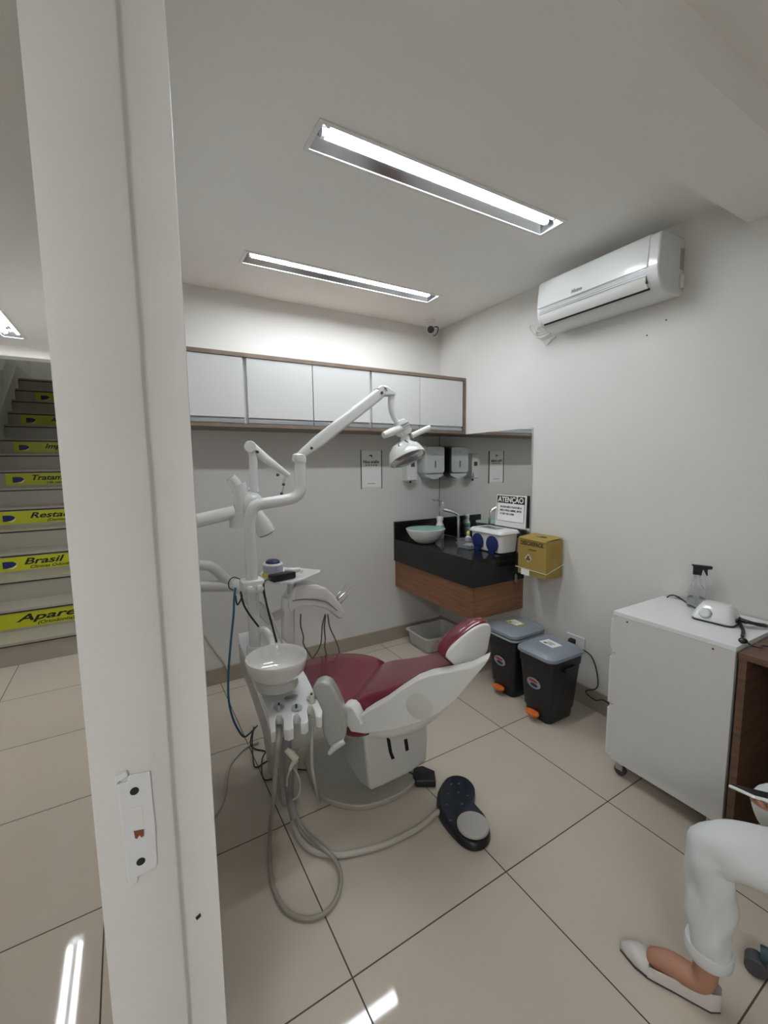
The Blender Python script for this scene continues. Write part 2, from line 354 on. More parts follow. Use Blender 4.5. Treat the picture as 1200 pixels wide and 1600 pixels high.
# ------------------------------------------------------------------ staircase with lettered stickers
h_, t_, y0_ = 0.175, 0.265, 3.93
st = thing('staircase', (-0.66, y0_, 0), 'tiled staircase with yellow lettered stickers on its risers', 'staircase')
words = {2: ('Aparelho', '(Ortodontia)', -0.96, -0.839), 4: ('Brasil', 'Clinicas Odontologicas', -1.08, -0.862), 6: ('Restaurações', '(Dentes)', -1.13, -0.877),
         8: ('Tratamento', '(de canal)', -1.125, -0.925), 10: ('Implante', '(Dentes)', -1.127, -0.852), 12: ('A', '', -1.127, -0.83), 14: ('', '', -1.035, -0.8)}
for k in range(1, 16):
    yy = y0_ + (k-1)*t_
    y_end = 8.645 if k == 15 else yy + t_ + 0.02
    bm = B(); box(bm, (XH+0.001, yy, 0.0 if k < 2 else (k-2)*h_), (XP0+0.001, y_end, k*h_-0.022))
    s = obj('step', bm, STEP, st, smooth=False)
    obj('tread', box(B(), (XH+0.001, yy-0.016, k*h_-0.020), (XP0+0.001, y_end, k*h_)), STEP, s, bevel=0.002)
    obj('joint', box(B(), (XH+0.001, yy-0.003, k*h_-0.032), (XP0+0.002, yy+0.01, k*h_-0.0195)), STEPD, s, smooth=False)  # dark strip painting in the shadow line under the tread nosing
    if k in words:
        a, b2, xs, xt = words[k]; zb = (k-1)*h_
        x0 = xs if k > 2 else -1.15
        if k == 4: x0 = -1.12
        q = obj('sticker', box(B(), (x0, yy-0.0016, zb+0.020), (XP0-0.02, yy-0.0004, zb+0.138)), YEL, s, smooth=False, label='yellow sticker with dark lettering')
        # leaf-shaped logo
        lx = {2: -1.05, 4: -1.00, 6: -1.075, 8: -1.07, 10: -1.083, 12: -1.078, 14: -0.984}[k]; lw = 0.092; zc = zb+0.075
        pts = [(0,0.028),(0.35,0.03),(0.75,0.026),(1.0,0.010),(0.93,-0.006),(0.7,-0.020),(0.35,-0.028),(0.0,-0.030)]
        obj('logo', prism(B(), [(lx+u*lw, yy-0.0028, zc+v) for u, v in pts], (0, 0.0010, 0)), NAVY, q)
        sw = [(0.3,-0.031),(0.7,-0.026),(1.0,-0.004),(1.06,0.0),(0.95,-0.020),(0.7,-0.034)]
        obj('logo_stroke', prism(B(), [(lx+u*lw, yy-0.0030, zc+v) for u, v in sw], (0, 0.0012, 0)), PAPER, q)
        if a: text('lettering', a, 0.076, (xt, yy-0.0022, zb+0.092), (1,0,0), (0,0,1), INK, q, bold=0.0018, shear=0.3, fit={2:0.57,4:0.285,6:0.62,8:0.43,10:0.34,12:0.05}[k])
        if b2: text('small_lettering', b2, 0.036, (xt+(0.12 if k in (2,) else 0.04 if k == 4 else 0.13), yy-0.0022, zb+0.042), (1,0,0), (0,0,1), INK, q, bold=0.0006, shear=0.25, wide=1.25)
# sloped skirting on the hall wall and the edge of the upper flight
struct('baseboard_stairs', prism(B(), [(XH, 3.75, 0), (XH, 3.75, 0.10), (XH, 3.88, 0.33), (XH, 7.6, 2.79), (XH, 8.64, 2.79), (XH, 8.64, 2.6), (XH, 7.6, 2.6)], (0.012, 0, 0)), mat('skirting_light', (0.5,0.5,0.42), 0.4), smooth=False)
struct('trim_5', prism(B(), [(XH, 7.55, 3.05), (XH, 7.35, 3.05), (XH, 6.5, 2.52), (XH, 6.5, 2.36)], (0.06, 0, 0)), WHITE, smooth=False)

# ------------------------------------------------------------------ wall cabinets
YF = 2.576
ZB0, ZB1, ZT0, ZT1 = 1.640, 1.660, 2.030, 2.052
t = thing('cabinet_surround', (1.14, YB, ZB0), 'grey-brown wood frame boxing in the row of white wall cabinets', 'cabinet frame')
obj('bottom_board', box(B(), (XP1+0.013, YF-0.012, ZB0), (XR-0.002, YB-0.002, ZB1)), WOODF, t)
obj('top_board', box(B(), (XP1+0.013, YF-0.012, ZT0), (XR-0.002, YB-0.002, ZT1)), WOODF, t)
obj('end_board', box(B(), (XR-0.024, YF-0.012, ZB1+0.0005), (XR-0.002, YB-0.002, ZT0-0.0005)), WOODF, t)
units = [((XP1+0.014, 0.592), [(0.18, 0.578)], 'white wall cabinet at the left, beside the door jamb'),
         ((0.592, 1.403), [(0.600, 0.992), (0.998, 1.392)], 'white two-door wall cabinet in the middle of the row'),
         ((1.403, XR-0.025), [(1.410, 1.792), (1.796, XR-0.030)], 'white two-door wall cabinet at the right corner, above the towel dispenser')]
for (x0, x1), doors, lab in units:
    t = thing('wall_cabinet', ((x0+x1)/2, YB, ZB1), lab, 'cabinet', 'white wall cabinets')
    bm = B(); box(bm, (x0+0.0005, YF+0.012, ZB1+0.0006), (x1-0.0005, YB-0.003, ZT0-0.0006))
    obj('body', bm, WHITE, t)
    for a, b2 in doors:
        d = obj('door', box(B(), (a, YF-0.008, ZB1+0.034), (b2, YF+0.011, ZT0-0.003)), WHITE, t, bevel=0.001)
        bm = B(); box(bm, (a, YF-0.006, ZB1+0.003), (b2, YF+0.011, ZB1+0.024)); box(bm, (a, YF+0.004, ZB1+0.024), (b2, YF+0.011, ZB1+0.034))
        obj('handle_profile', bm, ALU, d, bevel=0.001)

# ------------------------------------------------------------------ mirror, posters, dispensers
t = thing('wall_mirror', (XR, 2.4, 1.24), 'frameless wall mirror on the right wall above the counter', 'mirror')
obj('glass', box(B(), (XR-0.006, 1.925, 0.835), (XR-0.001, YB-0.004, 1.637)), MIRROR, t, smooth=False)
obj('edge', box(B(), (XR-0.0075, 1.920, 0.835), (XR-0.001, 1.9248, 1.637)), mat('mirror_edge', (0.45,0.5,0.47), 0.2), t)
obj('back_edge', box(B(), (XR-0.008, YB-0.0038, 0.96), (XR-0.001, YB-0.001, 1.637)), DARKG, t)

t = thing('poster', (1.566, YB, 1.25), 'white notice in a clear holder on the back wall', 'notice')
obj('sheet', box(B(), (1.482, YB-0.003, 1.245), (1.652, YB-0.001, 1.520)), PAPER, t)
bm = B(); box(bm, (1.476, YB-0.006, 1.235), (1.4815, YB-0.001, 1.525)); box(bm, (1.6525, YB-0.006, 1.235), (1.658, YB-0.001, 1.525))
obj('side_rail', bm, DARKG, t)
text('lettering', 'Nos avalie', 0.032, (1.566, YB-0.0034, 1.437), (1,0,0), (0,0,1), INK, t, align='CENTER', bold=0.0008)
text('stars', '★ ★ ★ ★ ★', 0.018, (1.566, YB-0.0034, 1.412), (1,0,0), (0,0,1), INK, t, align='CENTER')
bm = B()
for i in range(5):
    c = V((1.526+0.02*i, YB-0.0036, 1.411)); prism(bm, [c+V((math.sin(a)*r, 0, math.cos(a)*r)) for a, r in [(math.pi*j/5, 0.006 if j % 2 == 0 else 0.0026) for j in range(10)]], (0,0.0005,0))
obj('star_row', bm, INK, t)
bm = B(); prism(bm, [(1.560+0.012*u, YB-0.0036, 1.478+0.012*v) for u, v in [(-.8,1),(1.2,1),(1.2,-.2),(.6,-1.1),(.5,-.1),(-.2,.3),(-.8,.1)]], (0,0.0005,0)); obj('emblem', bm, DARKG, t)
bm = B(); box(bm, (1.53, YB-0.0036, 1.272), (1.60, YB-0.0031, 1.275)); obj('small_print', bm, DARKG, t)

def rbox_front(bm, x0, x1, z0, z1, yw, depth, rad, fr=0.02):
    # rounded box fixed to the back wall, front bulged
    cx, cz = (x0+x1)/2, (z0+z1)/2
    rings = []
    for d, s in ((0.001, 0), (depth*0.7, 0.0), (depth*0.92, fr*0.4), (depth, fr)):
        rings.append(rrect((cx, yw-d, cz), (1,0,0), (0,0,1), (x1-x0)/2-s, (z1-z0)/2-s, rad, 4))
    return loft(bm, rings)
t = thing('soap_dispenser', (1.895, YB, 1.28), 'slim white soap dispenser on the back wall left of the towel dispenser', 'soap dispenser')
obj('body', rbox_front(B(), 1.840, 1.935, 1.285, 1.500, YB, 0.085, 0.012, 0.008), WPLAS, t)
obj('level_window', box(B(), (1.870, YB-0.0875, 1.395), (1.905, YB-0.0845, 1.430)), DARKG, t, label='dark square window')
obj('push_lever', box(B(), (1.858, YB-0.094, 1.292), (1.916, YB-0.085, 1.340)), WPLAS, t, bevel=0.004)
obj('nozzle', cyl(B(), (1.888, YB-0.05, 1.285), (1.888, YB-0.05, 1.268), 0.008), DARKG, t)
t = thing('paper_towel_dispenser', (2.09, YB, 1.3), 'white paper towel dispenser in the corner beside the mirror', 'towel dispenser')
obj('cover', rbox_front(B(), 1.985, 2.185, 1.335, 1.560, YB, 0.115, 0.022, 0.012), DISP, t)
obj('key_slot', box(B(), (2.080, YB-0.1170, 1.385), (2.088, YB-0.1145, 1.440)), DARKG, t)
obj('emblem', lathe(B(), [(0.012,0),(0.012,0.001),(0.001,0.0012)], (2.085, YB-0.1145, 1.515), (0,-1,0), 20, 1.0), ALU, t)
bm = B(); prism(bm, [(1.995, YB-0.10, 1.335), (2.175, YB-0.10, 1.335), (2.165, YB-0.10, 1.318), (2.12, YB-0.10, 1.300), (2.085, YB-0.10, 1.295), (2.05, YB-0.10, 1.300), (2.005, YB-0.10, 1.318)], (0, 0.09, 0))
obj('paper_tray', bm, DISP, t)

# ------------------------------------------------------------------ counter, vanity, sink
CX0, CY0 = 1.760, 1.960
t = thing('countertop', ((CX0+XR)/2, 2.42, 0.66), 'black polished granite countertop with a deep skirt', 'countertop')
bm = B(); box(bm, (CX0, CY0, 0.655), (CX0+0.02, YB-0.001, 0.83)); box(bm, (CX0+0.02, CY0, 0.655), (XR-0.0085, CY0+0.02, 0.83)); box(bm, (CX0+0.02, CY0+0.02, 0.81), (XR-0.0085, YB-0.001, 0.83))
obj('slab', bm, GRAN, t)
obj('backsplash', box(B(), (CX0, YB-0.021, 0.8305), (XR-0.0095, YB-0.001, 0.966)), GRAN, t)
t = thing('vanity_cabinet', ((CX0+XR)/2, 2.42, 0.41), 'reddish-brown wooden box hung on the wall under the black countertop', 'cabinet')
obj('front_panel', box(B(), (CX0+0.012, CY0+0.012, 0.445), (CX0+0.030, YB-0.001, 0.6545)), WOODV, t)
obj('end_panel', box(B(), (CX0+0.0305, CY0+0.012, 0.445), (XR-0.001, CY0+0.030, 0.6545)), WOODV, t)
obj('bottom_panel', box(B(), (CX0+0.0305, CY0+0.0305, 0.445), (XR-0.001, YB-0.001, 0.463)), WOODV, t)
# vessel sink
sc_ = V((1.865, 2.60, 0.8305))
t = thing('vessel_sink', sc_, 'white oval vessel sink with a teal inside on the black counter', 'sink')
obj('bowl', lathe(B(), [(0.05,0.0),(0.075,0.008),(0.115,0.045),(0.142,0.090),(0.147,0.108),(0.143,0.110),(0.135,0.106)], sc_, n=48), GLOSS, t)
obj('basin_interior', lathe(B(), [(0.141,0.109),(0.137,0.103),(0.11,0.058),(0.07,0.026),(0.02,0.018),(0.001,0.018)], sc_+V((0,0,0.001)), n=48), TEAL, t, label='teal glazed inside of the bowl')
obj('drain', lathe(B(), [(0.018,0.018),(0.018,0.021),(0.004,0.022)], sc_, n=24), CHROME, t)
# faucet
t = thing('faucet', (2.06, 2.52, 0.83), 'tall chrome lever faucet arching over the vessel sink', 'faucet')
pf = cr([(2.055,2.45,0.831),(2.055,2.45,0.93),(2.050,2.45,1.03),(2.02,2.455,1.06),(1.93,2.46,1.085),(1.915,2.46,1.09)], 6)
obj('spout', tube(B(), pf, 0.0105, 12), CHROME, t)
obj('flange', lathe(B(), [(0.026,0),(0.026,0.006),(0.012,0.012)], (2.055,2.45,0.8305)), CHROME, t)
bm = B(); obox(bm, (1.905, 2.46, 1.105), ((0.35,0,1),(0,1,0),(1,0,-0.35)), (0.035, 0.014, 0.013)); obj('valve_body', bm, STEEL, t, bevel=0.004)
obj('lever', tube(B(), cr([(1.915,2.46,1.145),(1.89,2.46,1.160),(1.845,2.46,1.157),(1.825,2.46,1.172)], 5), 0.005, 8), CHROME, t)
# bottles
def bottle(c, r, hgt, m, capm, lab, capr=0.5, caph=0.03, label_m=None):
    t = thing('bottle', c, lab, 'bottle')
    c = V(c)
    obj('body', lathe(B(), [(r*0.92,0),(r,0.006),(r,hgt*0.62),(r*0.9,hgt*0.75),(r*capr,hgt*0.86),(r*capr,hgt)], c, n=28), m, t)
    obj('cap', lathe(B(), [(r*capr*1.15,0),(r*capr*1.15,caph*0.7),(r*capr*0.7,caph)], c+V((0,0,hgt)), n=24), capm, t)
    if label_m: obj('wrap_label', lathe(B(), [(r*1.01,hgt*0.50),(r*1.015,hgt*0.505),(r*1.015,hgt*0.70),(r*0.95,hgt*0.72)], c, n=28), label_m, t)
bottle((2.075, 2.70, 0.8305), 0.034, 0.145, WPLAS, WPLAS, 'white soap bottle with a green label behind the vessel sink', 0.7, 0.03, GREENP)
bottle((2.08, 2.37, 0.8305), 0.022, 0.075, mat('milky', (0.7,0.66,0.72), 0.3), mat('yellow_cap', (0.6,0.6,0.1), 0.4), 'small white bottle with a yellow cap by the plastic tub', 0.5, 0.024)
# open plastic tub
tc_ = V((2.00, 2.28, 0.8305))
t = thing('plastic_tub', tc_, 'cloudy clear plastic tub between the sink and the white box', 'plastic tub')
rings = [rrect(tc_+V((0,0,z)), (1,0,0), (0,1,0), hx, hy, 0.012) for z, hx, hy in ((0.001,0.050,0.058),(0.03,0.053,0.061),(0.058,0.056,0.064),(0.060,0.060,0.068),(0.058,0.054,0.062),(0.004,0.047,0.055))]
obj('shell', loft(B(), rings), TUBM, t)
bm = B(); random.seed(5)
for i in range(7): ell(bm, tc_+V((random.uniform(-.03,.03), random.uniform(-.035,.035), 0.018)), ((1,0,0),(0,1,0),(0,0,1)), (0.014,0.016,0.011), 8, 6)
obj('cotton', bm, CLOTH, t)
# white box with blue discs and raised notice
t = thing('storage_box', (2.12, 2.11, 0.8305), 'white lidded box with two dark blue discs and a raised ATENÇÃO notice', 'box')
bx0, bx1, by0, by1 = 2.005, 2.165, 1.975, 2.262
rings = [rrect(((bx0+bx1)/2, (by0+by1)/2, z), (1,0,0), (0,1,0), (bx1-bx0)/2-s, (by1-by0)/2-s, 0.02) for z, s in ((0.836,0.012),(0.84,0.008),(0.955,0.0),(0.9552,0.002))]
obj('tub', loft(B(), rings), WPLAS, t, label='white tub')
rings = [rrect(((bx0+bx1)/2, (by0+by1)/2, z), (1,0,0), (0,1,0), (bx1-bx0)/2+s, (by1-by0)/2+s, 0.025) for z, s in ((0.9555,0.006),(0.960,0.012),(0.970,0.010),(0.982,0.0),(0.983,-0.004))]
obj('lid', loft(B(), rings), WPLAS, t)
obj('lid_window', box(B(), (2.045, 2.06, 0.9832), (2.120, 2.21, 0.9845)), mat('smoky_glass', (0.12,0.12,0.12), 0.1), t)
for yy in (2.052, 2.188):
    d = obj('disc', lathe(B(), [(0.054,0),(0.054,0.004),(0.044,0.007),(0.001,0.007)], (2.0055, yy, 0.892), (-1,0,0), 36), BLUEC, t, label='dark blue round cover')
    obj('disc_foot', box(B(), (1.995, yy-0.024, 0.8315), (2.002, yy+0.024, 0.855)), BLUEC, t)
# raised lid sign, leaning against the mirror side
sA, sB, sC, sD = V((2.178, 2.195, 1.020)), V((2.178, 1.940, 1.020)), V((2.186, 1.940, 1.200)), V((2.186, 2.195, 1.200))
sx = (sB-sA).normalized(); sy = (sD-sA).normalized(); sn = sx.cross(sy).normalized()
if sn.dot(EYE-sA) < 0: sn = -sn
obj('raised_flap', prism(B(), [sA-sx*.008-sy*.034, sB+sx*.008-sy*.034, sC+sx*.004+sy*.004, sD-sx*.004+sy*.004], -sn*0.008), WPLAS, t, bevel=0.003)
sign = obj('notice', prism(B(), [sA, sB, sC, sD], sn*0.0012), PAPER, t, label='white notice with a black heading')
def sp(u, v, k=0.002): return sA + (sB-sA)*u + (sD-sA)*v + sn*k
obj('notice_band', prism(B(), [sp(.03,.70,.0013), sp(.97,.70,.0013), sp(.97,.96,.0013), sp(.03,.96,.0013)], sn*0.0005), INK, sign)
bm = B()
for a, b2, c, d in ((.02,.02,.98,.035),(.02,.965,.98,.98),(.02,.02,.035,.98),(.965,.02,.98,.98)):
    prism(bm, [sp(a,b2,.0013), sp(c,b2,.0013), sp(c,d,.0013), sp(a,d,.0013)], sn*0.0005)
obj('notice_border', bm, INK, sign)
W_ = (sB-sA).length; H_ = (sD-sA).length
text('heading', 'ATENÇÃO', H_*0.27, sp(.06,.83,.0022), sx, sy, PAPER, sign, bold=0.0012, fit=W_*0.88)
for i, s in enumerate(('FAVOR NÃO COLOCAR A', 'MÃO PARA ABRIR, APÓS', 'O USO DA CUBA')):
    text('small_print', s, H_*0.098, sp(.14,.56-.13*i,.0016), sx, sy, INK, sign, fit=W_*(0.74,0.74,0.5)[i], bold=0.0006)
# small glass by the mirror edge
t = thing('small_bottle', (2.175, 1.955+0.02, 0.83), 'small beige bottle with a dark band at the mirror edge behind the sharps box', 'jar')
t.location = (2.187, 1.995, 0.8305)
jb = V((2.187, 1.995, 0.8305))
obj('body', lathe(B(), [(0.015,0),(0.016,0.004),(0.016,0.085),(0.014,0.095)], jb, n=24), mat('jar_beige', (0.5,0.36,0.28), 0.4), t)
obj('band', lathe(B(), [(0.0165,0.096),(0.0165,0.106)], jb, n=24), BLACK, t)
obj('neck', lathe(B(), [(0.015,0.107),(0.014,0.135),(0.010,0.145)], jb, n=24), CLEAR, t)
# little bag hanging on the counter corner
hb = at(806, 905, Y=CY0-0.006)
tag(obj('plastic_wrapper', loft(B(), [rrect(hb+V((dx,0,dz)), (1,0,0), (0,1,0), a, 0.004, 0.003) for dx, dz, a in ((0,0.035,0.003),(0.001,0.02,0.012),(0.0,0.008,0.008),(0.004,-0.01,0.016),(0.006,-0.022,0.010))]), TUBM), 'crumpled clear plastic wrapper stuck to the counter corner', 'wrapper')

# ------------------------------------------------------------------ sharps box in a wire holder on the right wall
gx0, gx1, gy0, gy1, gz0, gz1 = XR-0.155, XR-0.012, 1.668, 1.880, 0.752, 0.958
t = thing('sharps_box', ((gx0+gx1)/2, (gy0+gy1)/2, gz0), 'yellow cardboard sharps disposal box hung beside the counter', 'box')
obj('carton', box(B(), (gx0, gy0, gz0-0.02), (gx1, gy1, gz1)), CARD, t, bevel=0.001)
bm = B(); prism(bm, [(gx0-0.006, gy0+0.004, gz1-0.006), (gx0-0.006, gy1-0.02, gz1-0.002), (gx0+0.002, gy1, gz1+0.002), (gx0+0.002, gy0, gz1+0.002)], (0.001, 0, 0.0012))
prism(bm, [(gx0+0.001, gy0+0.001, gz1+0.001), (gx0+0.001, gy1-0.001, gz1+0.001), (gx1, gy1-0.001, gz1+0.012), (gx1, gy0+0.001, gz1+0.010)], (0, 0, 0.002))
obj('flap', bm, CARD, t)
obj('opening', prism(B(), [(gx0+0.075+0.018*math.cos(a), 1.765+0.038*math.sin(a), gz1+0.0075+0.0012*math.cos(a)) for a in [2*math.pi*i/20 for i in range(20)]], (0,0,0.0012)), INK, t, label='dark oval opening')
text('lettering', 'DESCARPACK', 0.034, (gx0-0.0012, gy1-0.018, gz1-0.030), (0,-1,0), (0,0,1), CARDD, t, bold=0.0012, wide=0.82)
text('small_lettering', 'INFECTANTE', 0.010, (gx0-0.0010, 1.80, gz1-0.065), (0,-1,0), (0,0,1), CARDD, t)
c = V((gx0-0.0008, 1.80, gz0+0.085))
obj('hazard_symbol', prism(B(), [c+V((0,0.028,0)), c+V((0,0,0.030)), c+V((0,-0.028,0)), c+V((0,0,-0.030))], (0.0005,0,0)), mat('pale_print', (0.55,0.47,0.42), 0.7), t)
bm = B()
for a in (90, 210, 330):
    p = c + V((-0.0006, 0.009*math.cos(math.radians(a)), 0.009*math.sin(math.radians(a)))); lathe(bm, [(0.0075,0),(0.0075,0.0006),(0.0001,0.0006)], p, (-1,0,0), 16)
obj('hazard_mark', bm, CARDD, t)
bm = B()
for i in range(7): box(bm, (gx0+0.025, gy0-0.0008, gz1-0.03-i*0.012), (gx1-0.02, gy0-0.0002, gz1-0.0285-i*0.012))
obj('small_print', bm, mat('faded_print', (0.24,0.16,0.04), 0.7), t)
obj('tag', box(B(), (gx0-0.0055, gy1-0.095, gz0-0.022), (gx0-0.0045, gy1-0.03, gz0+0.018)), PAPER, t, label='white tag')
bm = B(); tube(bm, [(XR-0.002, gy0-0.006, gz0+0.055), (gx0-0.004, gy0-0.006, gz0+0.012), (gx0-0.004, gy1+0.006, gz0+0.018), (XR-0.002, gy1+0.006, gz0+0.02)], 0.0024, 8)
tube(bm, [(gx0-0.004, gy1+0.006, gz0+0.018), (gx0-0.010, gy1+0.012, gz0+0.022)], 0.0024, 8)
box(bm, (XR-0.004, gy0-0.009, gz0-0.03), (XR-0.0005, gy0-0.002, gz0+0.22)); box(bm, (XR-0.004, gy1+0.002, gz0-0.03), (XR-0.0005, gy1+0.009, gz0+0.2))
tag(obj('wire_holder', bm, WPLAS), 'white wire holder gripping the yellow sharps box', 'wire holder')

# ------------------------------------------------------------------ air conditioner
ay0, ay1, az0, az1 = 1.095, 1.745, 2.155, 2.415
t = thing('air_conditioner', (XR, 1.48, az0), 'white split air conditioner high on the right wall', 'air conditioner')
pr_ = [(0, az1), (-0.150, az1-0.004), (-0.185, az1-0.012), (-0.197, az1-0.03), (-0.205, az0+0.095), (-0.198, az0+0.062), (-0.165, az0+0.022), (-0.12, az0+0.004), (-0.05, az0), (0, az0+0.01)]
obj('body', prism(B(), [(XR-0.001+x, ay0, z) for x, z in pr_], (0, ay1-ay0, 0)), GLOSS, t, bevel=0.008, seg=4)
obj('front_panel', prism(B(), [(XR-0.001+x, ay0+0.045, z) for x, z in [(-0.150, az1-0.001), (-0.187, az1-0.010), (-0.2005, az1-0.03), (-0.209, az0+0.110), (-0.203, az0+0.110), (-0.19, az1-0.03), (-0.150, az1-0.004)]], (0, ay1-ay0-0.055, 0)), GLOSS, t, bevel=0.003)
bm = B()
for i in range(4):
    z = az0+0.104-i*0.009; box(bm, (XR-0.2092+i*0.0010, ay0+0.05, z), (XR-0.200, ay1-0.02, z+0.0012))
obj('vent_lines', bm, ALU, t)
obj('louver', prism(B(), [(XR-0.001+x, ay0+0.055, z) for x, z in [(-0.2035, az0+0.070), (-0.199, az0+0.052), (-0.176, az0+0.027), (-0.168, az0+0.030), (-0.19, az0+0.06)]], (0, ay1-ay0-0.085, 0)), WPLAS, t, bevel=0.001)
obj('louver_gap', prism(B(), [(XR-0.001+x, ay0+0.05, z) for x, z in [(-0.1775, az0+0.0285), (-0.1705, az0+0.0215), (-0.160, az0+0.028), (-0.168, az0+0.034)]], (0, ay1-ay0-0.08, 0)), BLACK, t)
obj('louver_gap', box(B(), (XR-0.2035, ay0+0.0500, az0+0.045), (XR-0.190, ay0+0.0545, az0+0.075)), BLACK, t)
text('logo', 'Midea', 0.026, (XR-0.2112, 1.52, az0+0.132), (0,-1,0), (0.06,0,1), ALU, t, bold=0.0004)
obj('side_hook', box(B(), (XR-0.03, ay0-0.012, az0+0.04), (XR-0.004, ay0+0.002, az0+0.10)), WPLAS, t, bevel=0.005)
obj('side_recess', box(B(), (XR-0.034, ay0-0.0015, az0+0.12), (XR-0.006, ay0+0.002, az1-0.05)), GREYP, t)
wp = [at(x, y, X=XR-dx) for x, y, dx in [(856,515,.02),(842,519,.03),(832,508,.03),(828,512,.02),(834,522,.02),(846,532,.01),(855,538,.008),(862,530,.01),(868,526,.02)]]
o = obj('drain_cable', tube(B(), cr(wp, 5), 0.004, 8), SHADEW, t)
wp = [at(x, y, X=XR-dx) for x, y, dx in [(848,508,.03),(840,514,.03),(838,526,.02),(848,527,.02),(860,521,.03)]]
obj('drain_cable', tube(B(), cr(wp, 5), 0.005, 8), SHADEW, t)
for x, y in ((1041,500),(1011,524)):
    tag(obj('wall_plug_hole', lathe(B(), [(0.004,0),(0.004,0.0006),(0.0005,0.0008)], at(x, y, X=XR-0.0003), (-1,0,0), 12), DARKG), 'tiny screw hole in the wall below the air conditioner, ' + ('nearer the doorway' if x > 1020 else 'nearer the mirror'), 'screw hole')

# ------------------------------------------------------------------ security camera
cc = at(673, 515, Y=2.74)
t = thing('security_camera', (cc.x, 2.74, ZC), 'small white bullet security camera under the ceiling corner', 'security camera')
obj('mount', lathe(B(), [(0.035,0),(0.035,-0.012),(0.014,-0.02),(0.010,-0.05)], (cc.x, 2.74, ZC), n=24), WPLAS, t)
dv = (EYE - cc).normalized()
obj('housing', cyl(B(), cc-dv*0.075, cc+dv*0.02, 0.030, n=28), WPLAS, t, bevel=0.004)
obj('lens_plate', lathe(B(), [(0.026,0),(0.026,0.003),(0.012,0.004),(0.001,0.006)], cc+dv*0.020, dv, 28), BLACK, t)
obj('cable', tube(B(), cr([cc-dv*0.07, cc+RT*0.03+UP*0.02-dv*.04, cc+RT*0.055+UP*0.015, cc+RT*0.05-UP*0.02, cc+RT*0.03-UP*0.045, cc+RT*0.02-UP*0.04], 5), 0.0045, 8), DARKG, t)

# ------------------------------------------------------------------ outlet
t = thing('wall_outlet', (XR, 1.56, 0.36), 'white double wall outlet with a black plug beside the bins', 'outlet')
obj('cover_plate', box(B(), (XR-0.010, 1.500, 0.322), (XR-0.0005, 1.622, 0.398)), WPLAS, t, bevel=0.003)
pc = V((XR-0.012, 1.575, 0.358))
tag(obj('power_plug', loft(B(), [rrect(pc+V((-x,0,0)), (0,1,0), (0,0,1), a, b2, 0.005) for x, a, b2 in ((0,0.020,0.018),(0.02,0.018,0.015),(0.035,0.009,0.008))]), BLACK), 'black power plug in the wall outlet', 'plug')
tag(obj('extension_cable', tube(B(), cr([pc+V((-0.03,0,0)), pc+V((-0.045,0.02,-0.01)), (XR-0.03,1.60,0.335), (XR-0.02,1.45,0.32), (XR-0.02,1.40,0.16), at(915,1080,X=XR-0.02), at(930,1094,X=XR-0.025), at(950,1098,X=XR-0.05), (XR-0.08,1.10,0.03)], 6), 0.0035, 8), BLACK), 'black power cord running low along the right wall', 'cord')

